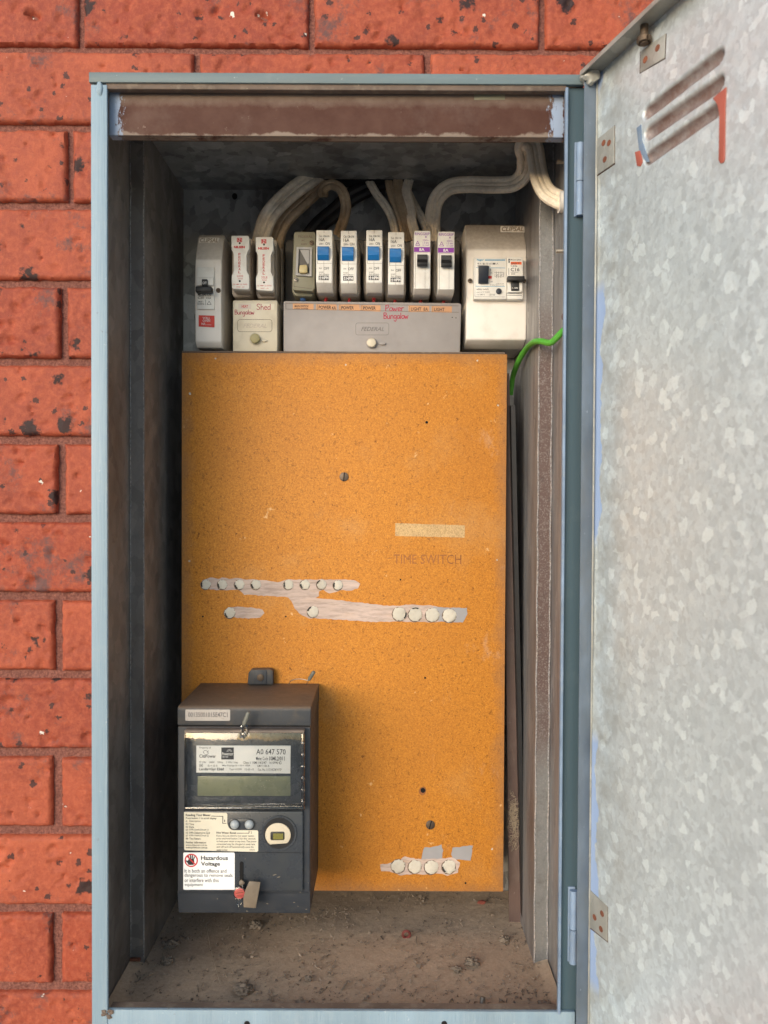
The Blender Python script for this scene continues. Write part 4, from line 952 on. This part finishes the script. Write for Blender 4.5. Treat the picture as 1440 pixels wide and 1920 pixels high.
q.line([(927, 511), (945, 511)], .5, Y); q.line([(928, 519), (944, 519)], .5, Y); q.line([(928, 514), (928, 519)], .5, Y); q.line([(944, 512), (944, 519)], .5, Y)
for a in (932, 940): q.line([(a - 1.5, 517), (a + 1.5, 515)], .8, Y)
q.line([(890.5, 484), (890.5, 556), (946.5, 556.8)], .4, Y); q.build('greyprint', sw)
m = M(); m.pbox(950.8, 481.5, 981, 561, .7905, .80, .0009); cb = m.build('breaker', 'white', SF); Y = .7905
q = Txt(); q.rect(957.5, 491, 978, 496, Y); q.build('orange', cb, 'orange_band')
q = Txt(); q.t('MERLIN GERIN', 957.5, 485.6, 976.5, 488.4, Y); q.t('multi 9', 958.5, 491.8, 974, 495.4, Y, .01, .0002); q.t('C60a', 957.5, 496.6, 970, 500.2, Y); q.t('C16', 957.5, 502, 974, 508.6, Y, .012); q.t('240/415V~', 957.5, 509.6, 972.5, 511.4, Y); q.t('3000', 958, 512.4, 966, 515, Y)
q.t('M', 953, 485, 956.4, 489, Y, .04); q.line([(954.7, 490), (954.7, 492)], 2.4, Y); q.line([(954, 503), (954, 515)], .9, Y)
q.line([(950.6, 549.6), (978, 550)], .9, Y); q.line([(950.6, 553.4), (978, 554)], .9, Y); q.build('greyprint', cb)
m = M(); m.ppoly([(951, 525), (958, 527), (958, 546), (973, 546), (973, 526), (979.5, 525), (979.5, 546), (976, 548), (953, 548)], Y - .003, Y + .001, .0004); m.build('toggle_frame', 'white', cb)
m = M(); m.pbox(958.5, 520, 973.5, 545, Y - .0042, Y, .0006); m.pbox(952, 517, 984, 525.5, Y - .010, Y - .002, .0008); tg = m.build('toggle', 'black', cb)
q = Txt(); q.t('I - ON', 960, 538.4, 971, 541.4, Y - .0042, .012); q.build('whiteprint', tg)
for cx, cy in ((881.5, 526), (982.5, 526)):
    m = M(); m.disc(cx, cy, 4.4, .7975, .799, 14, .0005); sc = m.build('screw', 'brownsteel', SF); q = Txt(); q.line([(cx - 3, cy), (cx + 3, cy)], 1, .7975); q.line([(cx, cy - 3), (cx, cy + 3)], 1, .7975); q.build('void', sc, 'slot')
m = M(); m.ppoly([(939, 423.5), (983.5, 424), (983.8, 435.5), (938.5, 435)], .8135, .8195, .0005); lg = m.build('raised_logo', 'boxwhite', SF)
q = Txt(); q.t('CLIPSAL', 940.5, 425, 982, 433.5, .8135, .02, .0003, italic=.2); q.build('cardboard', lg)

# ------------------------------------------------------------------ electricity meter
MY = .700
MTR = thing('electricity_meter', 'dark slate electricity meter with a clear cover, on the lower left of the orange board', 'electricity meter', base(458, 1716, .75))
def bx(px0, py0, px1, py1, Yf, Yb, mat, name, par, bev=.001):
    m = M(); m.pbox(px0, py0, px1, py1, Yf, Yb, bev); return m.build(name, mat, par)
x0, x1 = X(332.5, MY), X(584.5, MY)
def zz(py, Y): return Z(py, Y)
zt = zz(1282, .7885)
m = M()
ring = lambda z, yf, i=0: [(x0 + i, .7885, z), (x0 + i, yf, z), (x1 - i, yf, z), (x1 - i, .7885, z)]
z_a, z_b = zz(1330, .7035), zz(1362.3, MY)
R1 = [(.7885, zt), (.7045, zt - .0003), (.7010, zt - .0012), (MY, zt - .0035), (MY, z_b), (.7885, z_b)]
m.poly8([(x0, y, z) for y, z in R1], [(x1, y, z) for y, z in R1], .0022, 3); cap = m.build('top_cover', 'meter', MTR)
zc0, zc1 = zz(1364.2, MY), zz(1714, MY + .003)
R2 = [(.7885, zc0), (MY, zc0), (MY, zz(1673, MY)), (MY + .0012, zz(1677, MY)), (MY + .003, zc1), (.7885, zc1)]
m = M(); m.poly8([(x0 + .0004, y, z) for y, z in R2], [(x1 - .0004, y, z) for y, z in R2], .0022, 3); case = m.build('case', 'meterlow', MTR)
m = M(); m.box(x0 + .001, x1 - .001, MY + .001, .786, z_b - .0015, zc0 + .0015); m.build('seam', 'void', MTR)
# mounting lug
lug = M(); lug.ppoly([(464, 1284), (465.5, 1262), (471, 1255.5), (506, 1255), (511.5, 1258), (512, 1284)], .779, .7885, .001); lug = lug.build('mounting_lug', 'meter', MTR)
bx(476, 1256.5, 500, 1283, .7782, .7792, 'meterlow', 'lug_recess', lug, .0002)
m = M(); m.disc(488, 1270.5, 6.6, .7768, .7785, 18, .0006); sc = m.build('lug_screw', 'brownsteel', lug)
# serial sticker
def sticker(pts, Y, mat, name, par, th=.0003):
    m = M(); m.ppoly(pts, Y - th, Y - .00002); return m.build(name, mat, par)
def rounded(x0, y0, x1, y1, r, n=4):
    out = []
    for cx, cy, a0 in ((x1 - r, y0 + r, -90), (x1 - r, y1 - r, 0), (x0 + r, y1 - r, 90), (x0 + r, y0 + r, 180)):
        for k in range(n + 1): a = R_(a0 + k * 90 / n); out.append((cx + r * math.cos(a), cy + r * math.sin(a)))
    return out
st = sticker(rounded(347.5, 1330.5, 431.5, 1351.5, 2), MY, 'paperdirty', 'serial_sticker', cap)
q = Txt(); q.t('00135001015E47C1', 352.7, 1335.8, 426.7, 1344.3, MY - .0003, .004); q.build('greyprint', st)
# window: recessed dark face, white label, LCD, then the clear cover over them
PF = .6985
fp = bx(345, 1369, 570, 1521, PF, MY + .001, 'meterplate', 'display_face', case, .0006)
lab = sticker([(368.2, 1398), (545, 1398), (544.3, 1450.4), (368, 1448.6)], PF, 'paperbright', 'meter_label', fp)
L = PF - .0003
q = Txt(); q.t('Property of', 373.7, 1400, 395.4, 1404.6, L); q.t('CitiPower', 373.7, 1414.6, 405, 1420.8, L, .012)
q.line([(386 + 4.5 * math.cos(R_(a)), 1411 - 3.6 * math.sin(R_(a)) + 1.0 * math.cos(R_(a))) for a in range(-60, 250, 24)], .8, L); q.line([(388, 1411), (391, 1407.5)], .7, L)
q.rect(415, 1401.5, 438.4, 1424, L)
q.t('A0 647 570', 480.4, 1404.6, 535.6, 1414.6, L); q.t('Meter Code', 480, 1418.8, 502.5, 1425.4, L); q.t('10ML2/011', 504.8, 1418.4, 534, 1426, L, .014)
q.t('1P 2W    240V    50Hz    1 Wh / imp', 373.7, 1427.5, 446, 1432, L); q.t('Class 1  NMI 14/2/47    N10943', 456, 1427.8, 521.5, 1432.2, L)
q.line([(525.8 + 2.2 * math.cos(R_(a)), 1430.4 + 2.2 * math.sin(R_(a))) for a in range(40, 330, 28)], 1.1, L)
q.line([(374.2, 1433), (380, 1433), (380, 1437.6), (374.2, 1437.6), (374.2, 1433)], .6, L); q.rect(375.8, 1434.4, 378.4, 1436.2, L)
q.t('Ib = 10 A', 390, 1433.8, 408, 1437.6, L); q.t('Max Ratings A + N = 100A', 417, 1433.8, 469, 1437.8, L); q.t('LM = 100 A', 483, 1434, 505, 1438, L)
q.t('Landis+Gyr E360', 373.7, 1439.6, 420, 1445.8, L, .016); q.t('Type U1200', 430, 1440.6, 453, 1445, L); q.t('12-05-15', 459, 1440.8, 475.6, 1444.4, L); q.t('Cat. No. U1210C5RWCP', 483.5, 1441, 528, 1445, L); q.build('print', lab)
q = Txt(); q.t('Powercor', 416.2, 1410.4, 437.4, 1416.6, L, .02, .0002); q.t('NETWORK', 416.6, 1418.2, 428, 1420.4, L, .02, .0002)
q.line([(430 + 4.4 * math.cos(R_(a)), 1409.6 - 4.4 * math.sin(R_(a))) for a in range(0, 185, 30)], .7, L, .0002); q.line([(430 + 2.4 * math.cos(R_(a)), 1409.6 - 2.4 * math.sin(R_(a))) for a in range(0, 185, 36)], .6, L, .0002); q.build('whiteprint', lab, 'logo')
lcd = bx(370.5, 1455.5, 544.5, 1492.5, PF - .0003, PF + .0004, 'lcd', 'display', fp, .0002)
q = Txt(); q.rect(419.5, 1503, 430, 1506, PF); q.rect(370, 1503, 377, 1504.6, PF); q.line([(369.5, 1493.5), (545, 1493.5)], 1.2, PF); q.t('kWh', 436, 1502, 447, 1506.5, PF); q.build('print', fp)
cl = M(); cl.pbox(346, 1372, 569.5, 1519.5, .6905, .6975, .0012); cl = cl.build('clear_cover', 'clear', case)
m = M(); m.pbox(345.5, 1369.5, 570.5, 1375, .6900, .699, .0008); m.build('cover_top_edge', 'dustyclear', cl)
m = M(); m.pbox(345.5, 1514, 570.5, 1520, .6898, .6985, .0008); m.build('cover_bottom_edge', 'clearrim', cl)
for a, b in ((345, 348), (565, 570.5)):
    m = M(); m.pbox(a, 1375.3, b, 1513.7, .6900, .699, .0006); m.build('cover_side_edge', 'clearrim', cl)
for k in range(6):
    m = M(); y = 1392 + k * 22; m.pbox(564.5, y, 571.5, y + 5, .6885, .6905, .0006); m.build('cover_clip', 'clearrim', cl)
# lower glossy plate
lp = bx(344, 1521.5, 568, 1671.5, .6965, MY + .001, 'meterplate', 'lower_plate', case, .0012)
LP = .6965
rl = sticker([(345, 1523.4), (424.6, 1524.5), (426.2, 1527), (426.2, 1545), (429, 1551.5), (434, 1556), (482.5, 1557), (484.2, 1559), (484.2, 1595), (482, 1597.3), (347, 1594.2), (345.3, 1592)], LP, 'papercream', 'instruction_label', lp); L = LP - .0003
q = Txt()
q.t('Reading Your Meter', 348.3, 1526, 395, 1531.6, L, .014); q.t('Press button 1 to scroll display', 348.3, 1532.4, 405.8, 1536.8, L, .006); q.t('#', 348.3, 1538.2, 351, 1541.2, L); q.t('Description', 355, 1537.8, 376, 1542, L)
for k, (n_, tx_, w_) in enumerate((('01', 'Time', 363.5), ('02', 'Date', 363.5), ('03', 'kWh Used (Circuit 1)', 391), ('05', 'kWh Delivered to Grid', 393.5), ('07', 'kWh Used (Circuit 2)', 391), ('88', 'Test Pattern', 376))):
    y = 1543.2 + k * 5.45; q.t(n_, 348.3, y, 352.8, y + 3.6, L); q.t(tx_, 355, y, w_, y + 3.9, L)
q.t('Further information:', 348.6, 1577.6, 386.7, 1581.4, L, .008); q.t('www.citipower.com.au', 348.6, 1583, 388, 1587, L); q.t('www.powercor.com.au', 348.6, 1588.2, 388.5, 1592, L)
q.t('Hot Water Boost', 406, 1559.6, 443, 1563.4, L, .014); q.t('1', 420.4, 1537, 422, 1541, L); q.t('2', 469.6, 1558.8, 472.6, 1562.8, L)
for k, (tx_, w_) in enumerate((('If you have an electric hot water heater,', 477), ('press and hold button 2 for five seconds', 479), ('to heat your water at any time. The power', 481.4), ('consumed may be charged at peak rate,', 479), ('and will turn off automatically once the', 475.6), ('water is hot.', 427))):
    y = 1565.6 + k * 5.2; q.t(tx_, 406, y, w_, y + 4, L)
q.t('0002972', 467.6, 1592.6, 478, 1594.6, L)
q.line([(396.4, 1530.2), (417.8, 1530.6), (417.5, 1543.8), (424, 1543.8)], 1.1, L); q.line([(444.5, 1562.2), (467, 1562.2), (467, 1558)], 1.1, L); q.build('print', rl)
hz = sticker(rounded(343.6, 1598.5, 440, 1668.3, 2.5), LP, 'paperbright', 'hazard_label', lp)
q = Txt(); q.t('Hazardous', 376.7, 1604.8, 427.5, 1612.6, L, .022); q.t('Voltage', 376.7, 1616, 412.7, 1625.4, L, .022)
q.t('It is both an offence and', 346, 1629.4, 424.6, 1636.2, L); q.t('dangerous to remove seals', 346, 1637.9, 436, 1646, L); q.t('or interfere with this', 346, 1646.9, 410, 1654, L); q.t('equipment', 346.2, 1656, 380.4, 1663, L)
hx, hy = 358.5, 1613.3
q.shape([(hx - 5, hy + 8.5), (hx - 8, hy + 2), (hx - 4.5, hy - 2), (hx + 3.5, hy - 3), (hx + 6, hy + 1), (hx + 4.5, hy + 8.5)], L)
for a, b, c_, d in ((-3.6, -1, -5, -8), (-1.2, -2, -1.4, -9.6), (1.6, -2, 2.2, -9), (4, -1, 6, -6.6), (-6, 4, -9.4, .5)): q.line([(hx + a, hy + b), (hx + c_, hy + d)], 2.1, L)
q.build('print', hz)
q = Txt(); q.line([(hx + 11.4 * math.cos(R_(a)), hy + 11.4 * math.sin(R_(a))) for a in range(0, 361, 15)], 2.3, L, .0002); q.line([(hx - 8, hy - 8), (hx + 8, hy + 8)], 2.3, L, .0003); q.build('redprint', hz, 'warning_symbol')
# buttons
m = M(); m.ppoly(rounded(428, 1535.5, 479, 1556.5, 10, 6), LP - .0006, LP + .0005, .0004); bp = m.build('button_surround', 'meterplate', lp)
for a in (440.2, 467.4):
    m = M(); m.disc(a, 1546, 10, LP - .0010, LP, 24, .0003); bb = m.build('button_well', 'black', bp)
    m = M(); m.dome(a, 1546, 8.6, LP - .0042, LP - .001, 24, 5); m.build('button', 'button', bp)
# optical port
m = M(); m.disc(523, 1562.5, 33, LP - .0012, LP + .0005, 40, .0010); pr = m.build('port_ring', 'meterplate', lp)
m = M(); m.disc(523, 1562.5, 29, LP - .0016, LP, 40, .0002); m.build('port_well', 'black', pr)
pts = [(521 + 24 * math.cos(R_(a)), 1566 + 22.5 * math.sin(R_(a))) for a in range(128, 414, 11)]
m = M(); m.ppoly(pts, LP - .0026, LP - .0014, .0004); dsc = m.build('port_disc', 'tan', pr)
m = M(); m.ppoly(rounded(507, 1559.5, 533.5, 1575.5, 3), LP - .0029, LP - .0024, .0002); wn = m.build('sensor_window', 'black', dsc)
m = M(); m.pbox(512, 1563, 531, 1574, LP - .0031, LP - .0028); m.build('sensor_lens', 'lensolive', wn)
m = M(); m.ppoly(rounded(449.5, 1616, 456, 1655, 3), LP - .0006, LP - .0001); m.build('seal_slot', 'void', lp)
q = Txt(); q.line([(344.6, 1597.5), (568, 1599)], .8, LP); q.line([(333.5, 1589), (344, 1589.6)], .8, MY); q.build('void', lp, 'panel_seam')
q = Txt()
for x, y, a, l in ((407, 1685, .5, 1.5), (462, 1708, .2, 2), (500, 1694, .3, 2.5), (550, 1692, 0, 3), (558, 1699, .4, 1.5), (573, 1705, 0, 2), (578, 1655, 1, 1), (512, 1641, -.3, 6), (520, 1645, -.2, 5), (562, 1673, 0, 2), (459, 1610, .2, 1.5)): q.line([(x, y), (x + l * math.cos(a), y + l * math.sin(a))], .9, MY if not 1525 < y < 1670 else LP, .0003)
q.build('straw', case, 'dust_speck')

# ---- seals hanging on the meter
sl_ = thing('wire_seal', 'round pink meter seal with a grimy flat tag hanging below the slot of the meter', 'seal', base(453, 1655, .69))
m = M(); m.disc(449, 1676, 12, .6885, .6925, 28, .0008); d = m.build('seal_body', 'clearrim', sl_)
m = M(); m.disc(449, 1675.5, 10, .6882, .6915, 28, .0006, jag=.02); m.build('seal_core', 'sealpink', sl_)
q = Txt(); q.line([(442, 1675), (456, 1673)], 1.6, .6882); q.line([(444, 1671), (454, 1670)], 1, .6882); q.line([(444, 1680), (454, 1680)], 1, .6882); q.build('rust', sl_, 'embossed_mark')
m = M(); m.ppoly([(441, 1685), (456, 1685), (455, 1695), (450, 1697), (449.5, 1704), (447.5, 1704), (446.5, 1697), (442, 1694)], .689, .6915, .0005); m.build('seal_stub', 'clearrim', sl_)
m = M(); m.ppoly([(467, 1652.5), (488.5, 1654.5), (479.5, 1703.5), (456.5, 1701.5), (456, 1683), (460, 1669)], .6872, .6888, .0005); m.build('seal_tag', 'sealtag', sl_)
m = M(); m.blob(Wp(453, 1655, .692), .0026, (1, .8, 1), 2, .2); m.build('bead', 'sealtag', sl_)
m = M(); m.tube([Wp(452.5, 1650, .697), Wp(451, 1655, .692), Wp(455, 1662, .690), Wp(452, 1668, .690)], .0005, 6, smooth=4); m.build('wire', 'steel', sl_)
def ferrule(p0, p1, r, label, tail):
    t_ = thing('crimp_seal', label, 'seal', p0, 'crimped wire seals on the meter')
    m = M(); m.tube([Vector(p0).lerp(Vector(p1), k / 8) for k in range(9)], r, 10, rad=lambda u: 1 - .25 * (u < .1) - .3 * (u > .95) + .06 * math.sin(u * 30)); m.build('crimp', 'sealgrey', t_)
    for tl in tail: m = M(); m.tube([Wp(*q_) for q_ in tl], .0004, 6, smooth=5); m.build('wire', 'steel', t_)
    return t_
f1 = ferrule(Wp(457, 1360, .690), Wp(466.5, 1335, .690), .0021, 'grey crimped seal standing upright over the top edge of the clear meter cover', [[(456, 1362, .690), (452, 1370, .688), (455, 1380, .688), (459, 1374, .690)], [(458, 1361, .690), (463, 1368, .688), (462, 1378, .688)]])
m = M(); m.blob(Wp(457, 1371, .689), .0042, (.7, .5, 1.5), 3, .45, 2.5); m.build('plastic_tab', 'clearrim', f1)
ferrule(Wp(579, 1275, .765), Wp(589, 1259, .762), .0019, 'grey crimped seal sticking up from the top right corner of the meter', [[(578, 1276, .765), (562, 1273, .768), (546, 1276, .772), (541, 1284, .775)], [(579, 1275, .765), (576, 1280, .768), (574.5, 1284, .772)]])

# ------------------------------------------------------------------ cables
def flat_cable(name, label, cat, path, r, mat, cores=3, spread=(1, 0), group=None, smooth=8, gap=1.3):
    pts = catmull([Wp(*p) for p in path], smooth); m = M()
    n = len(pts)
    for c in range(cores):
        o_ = c - (cores - 1) / 2; q = []
        for i, p in enumerate(pts):
            d = (pts[min(i + 1, n - 1)] - pts[max(i - 1, 0)]).normalized()
            s = Vector((-d.z, 0, d.x)); s = s.normalized() if s.length > .05 else Vector((1, 0, 0))
            if i and s.dot(prev) < 0: s = -s
            prev = s; q.append(p + s * o_ * r * gap + Vector((0, (.25 * r if c % 2 else 0), 0)))
        m.tube(q, r, 10)
    o = m.build(name, mat); tag(o, label, cat, group); return o
TH = .8372
flat_cable('cable', 'broad dirty off-white cable curving down leftmost behind the fuse carriers', 'cable', [(600, 326, .846), (572, 342, .838), (540, 366, .828), (512, 394, .822), (497, 420, .824), (488, 460, .838)], .0043, 'cable', 3, smooth=10)
flat_cable('cable', 'dirty tan cable just right of the leftmost broad one, bending to the fuse block', 'cable', [(622, 332, .850), (600, 345, .845), (563, 378, .840), (535, 405, .838), (520, 430, .84), (512, 460, .846)], .0048, 'cabledirty', 3, smooth=10)
flat_cable('cable', 'brown stained cable hooking over and dropping between the blue toggle breakers', 'cable', [(606, 366, .834), (608, 352, .826), (624, 346, .820), (640, 356, .816), (648, 380, .818), (646, 405, .824), (634, 440, .842)], .0034, 'cabledirty', 2, smooth=8)
flat_cable('cable', 'thick black cable slanting down behind the main switch', 'cable', [(742, 330, .850), (700, 348, .858), (660, 368, .862), (630, 395, .864), (600, 420, .864), (575, 450, .862)], .0058, 'blackcable', 2, smooth=6)
flat_cable('cable', 'slim grey-tan cable furthest left of the bunch feeding the purple breakers', 'cable', [(690, 335, .850), (705, 362, .840), (722, 385, .834), (735, 410, .836), (744, 450, .845)], .0028, 'cable', 2)
flat_cable('cable', 'dark stained cable second in the bunch above the purple breakers', 'cable', [(728, 332, .848), (732, 358, .838), (742, 385, .832), (752, 412, .834), (760, 450, .845)], .0026, 'cabledirty', 2)
flat_cable('cable', 'dirty cable in the middle of the bunch above the purple breakers', 'cable', [(746, 332, .846), (747, 360, .836), (752, 385, .830), (762, 415, .832), (768, 450, .845)], .0024, 'cabledirty', 3)
flat_cable('cable', 'pale dirty cable right of the middle of the bunch above the purple breakers', 'cable', [(768, 334, .846), (762, 360, .834), (768, 385, .830), (772, 415, .832), (782, 450, .845)], .0023, 'cable', 3)
flat_cable('cable', 'off-white cable furthest right in the bunch, reaching the first purple breaker', 'cable', [(758, 345, .852), (770, 372, .846), (784, 398, .842), (797, 420, .842), (806, 450, .848)], .0030, 'cable', 2)
flat_cable('cable', 'clean cream cable looping up and over to the hole in the right side wall', 'cable',
           [(812, 455, .850), (811, 410, .842), (818, 375, .832), (840, 352, .822), (875, 346, .812), (925, 347, .802), (962, 344, .790), (982, 325, .772), (984, 298, .755), (981, 278, .742), (990, 266, .734), (1001, 276, .730), (1006, 305, .726), (1012, 335, .718), (1025, 360, .708), (1045, 373, .702), (1060, 378, .700)], .0038, 'cableclean', 3, smooth=10)
gw = M(); gw.tube([Wp(*p) for p in ((957, 740, .835), (962, 705, .826), (972, 678, .80), (986, 655, .775), (1000, 642, .735), (1014, 640, .715), (1030, 643, .705), (1040, 637, .70), (1052, 624, .695), (1062, 615, .69))], .0029, 10, smooth=8)
tag(gw.build('earth_wire', 'green'), 'bright green earth wire curving from behind the board to the right side wall', 'wire')

# ------------------------------------------------------------------ dust and debris on the box floor
m = M(); nx, ny = 150, 90; fx0, fx1 = XLF + .001, XRF - .001; fy0, fy1 = YF + .012, YB - .001; rows = []
for j in range(ny + 1):
    y = fy0 + (fy1 - fy0) * j / ny; r_ = []
    for i in range(nx + 1):
        x = fx0 + (fx1 - fx0) * i / nx; h = .0010 + .0005 * noise.noise(Vector((x * 40, y * 40, 0))) + .0005 * noise.noise(Vector((x * 230, y * 230, 4)))
        e = min(x - fx0, fx1 - x, y - fy0); h += .004 * max(0, 1 - e / .012)
        r_.append((x, y, ZFL + max(.0002, h)))
    rows.append(r_)
m.sheet(rows); dust = m.build('dust_layer', 'dust'); tag(dust, 'thick brown dust covering the floor of the meter box', 'dust', kind='stuff')
def floor_pt(px, py, h=.002):
    d = CR @ Vector(((px - 720) / F, (960 - py) / F, -1)); k = (ZFL + h - CAM.z) / d.z; return CAM + d * k
m = M(); rg = random.Random(11)
for k in range(9000):
    x = rg.uniform(fx0 + .003, fx1 - .003); y = fy0 + .003 + (fy1 - fy0 - .01) * rg.random(); s_ = .00035 + .0013 * rg.random() ** 4
    if noise.noise(Vector((x * 25, y * 25, 8))) < rg.uniform(-.5, .35): continue
    c = Vector((x, y, ZFL + .0016 + s_ * .3)); vs = [m.bm.verts.new(c + Vector((rg.uniform(-1, 1), rg.uniform(-1, 1), rg.uniform(-.5, .9))) * s_ * 1.6) for _ in range(4)]
    for f in ((0, 1, 2), (0, 1, 3), (0, 2, 3), (1, 2, 3)): m.bm.faces.new([vs[i] for i in f])
for k in range(110):
    x = rg.uniform(fx0 + .01, fx1 - .01); y = fy0 + .003 + .11 * rg.random() ** 1.3; L_ = rg.uniform(.003, .008); a = rg.uniform(0, 3.1); c = Vector((x, y, ZFL + .0028))
    m.tube([c + Vector((math.cos(a), math.sin(a), rg.uniform(0, .2))) * L_ * (t_ - .5) + Vector((0, 0, .0006 * math.sin(t_ * 6))) for t_ in (0, .33, .66, 1)], .0004, 4)
g = m.build('floor_grit', 'grit', sharp=20); tag(g, 'loose grit and crumbs scattered over the dusty floor of the box', 'grit', kind='stuff')
CL = [(480, 1736, .0052, 'fluffy dirt clump under the meter, right of its hanging seal'), (322, 1772, .0065, 'flattened dirt clump at the left of the box floor'), (455, 1857, .0068, 'fibrous lint clump near the front edge of the floor, left of centre'),
      (568, 1889, .0050, 'round dirt clump against the front lip of the box'), (884, 1806, .0050, 'pale dirt clump in the right half of the box floor'), (578, 1836, .0028, 'small round dirt ball between the two front clumps'),
      (313, 1804, .0045, 'dark low dirt clump near the left corner of the box floor'), (856, 1818, .0034, 'crumbly dirt scrap just left of the pale clump'), (945, 1762, .0040, 'pale crumbled dirt by the lower end of the brown strip'), (1020, 1886, .0042, 'dark crumbled dirt in the right front corner of the box')]
for px, py, r, lab_ in CL:
    p = floor_pt(px, py, .003); m = M(); flat = .45 if r > .006 else .7
    m.blob(p + Vector((0, 0, r * .25)), r, (1.15, .9, flat), 4, .38, 2.2)
    for v in m.bm.verts: v.co += Vector((1, 1, 1)) * .0007 * noise.noise(v.co * 900)
    for k in range(24):
        a = rnd.uniform(0, 6.3); e = rnd.uniform(.1, 1.2); d = Vector((math.cos(a) * math.cos(e), math.sin(a) * math.cos(e), abs(math.sin(e)) * flat)); c = p + d * r * .8
        t3 = Vector((-d.y, d.x, rnd.uniform(-.3, .6))); m.tube([c - t3 * r * .4, c + d * r * .15, c + t3 * r * .5], .00025, 4, smooth=3)
    o = m.build('dirt_clump', 'lint', sharp=180); tag(o, lab_, 'dirt clump', 'dirt clumps on the floor of the box')
p = floor_pt(762, 1752, .005); m = M()
m.tube([p + Vector((.0036 * math.cos(a), -.0012 * math.sin(a), .0042 * math.sin(a))) for a in [k * math.pi / 12 for k in range(25)]], .0013, 8)
tag(m.build('cable_ring', 'redwire_dull'), 'small dull red open ring of cable sheath lying on the dusty floor', 'ring')
p = floor_pt(904, 1883, .003); m = M(); m.tube([p, p + Vector((.001, .002, .0052))], .0024, 12); tag(m.build('metal_ferrule', 'steel'), 'tiny tan metal sleeve on the floor near the front lip', 'sleeve')
p = floor_pt(903, 1692, .003); m = M(); m.blob(p, .0035, (1.3, .8, .5), 2, .35, 1.5); tag(m.build('brick_crumb', 'brickcrumb'), 'red crumb below the lower right corner of the orange board', 'crumb')
def twig(pts, r, lab_, mat='lint'):
    m = M(); m.tube([floor_pt(*q_) for q_ in pts], r, 6, smooth=5); tag(m.build('twig', mat), lab_, 'twig', 'twigs and straws on the dust')
twig([(641, 1856, .003), (647, 1846, .004), (652, 1840, .004), (656, 1841, .005)], .0008, 'dark forked twig in the middle of the box floor')
twig([(783, 1772, .003), (780, 1764, .003), (781, 1756, .003)], .0006, 'thin twig just right of the red ring')
twig([(505, 1866, .003), (508, 1874, .003), (509, 1881, .003)], .0008, 'short twig right of the fibrous lint clump', 'straw_dark')
twig([(388, 1737, .004), (393, 1768, .003), (402, 1805, .003), (413, 1844, .003)], .00025, 'long pale hair-thin straw lying on the left half of the floor', 'straw')
twig([(381, 1881, .003), (389, 1887, .003), (396, 1889, .003)], .0011, 'stubby straw chip by the front lip on the left', 'straw_dark')
# cobweb lint stuck on the brown strip
m = M(); c0 = Wp(963, 1535, .800)
for k in range(70):
    c = Wp(963 + rnd.gauss(0, 4), 1540 + rnd.gauss(0, 22), .803); pts = [c + Vector((rnd.gauss(0, 1), rnd.gauss(0, .4), rnd.gauss(0, 1.3))) * .003 for _ in range(4)]
    m.tube(pts, .00018, 4, smooth=4)
tag(m.build('cobweb', 'straw'), 'tangle of pale cobweb and fibre on the brown strip right of the board', 'cobweb', kind='stuff')
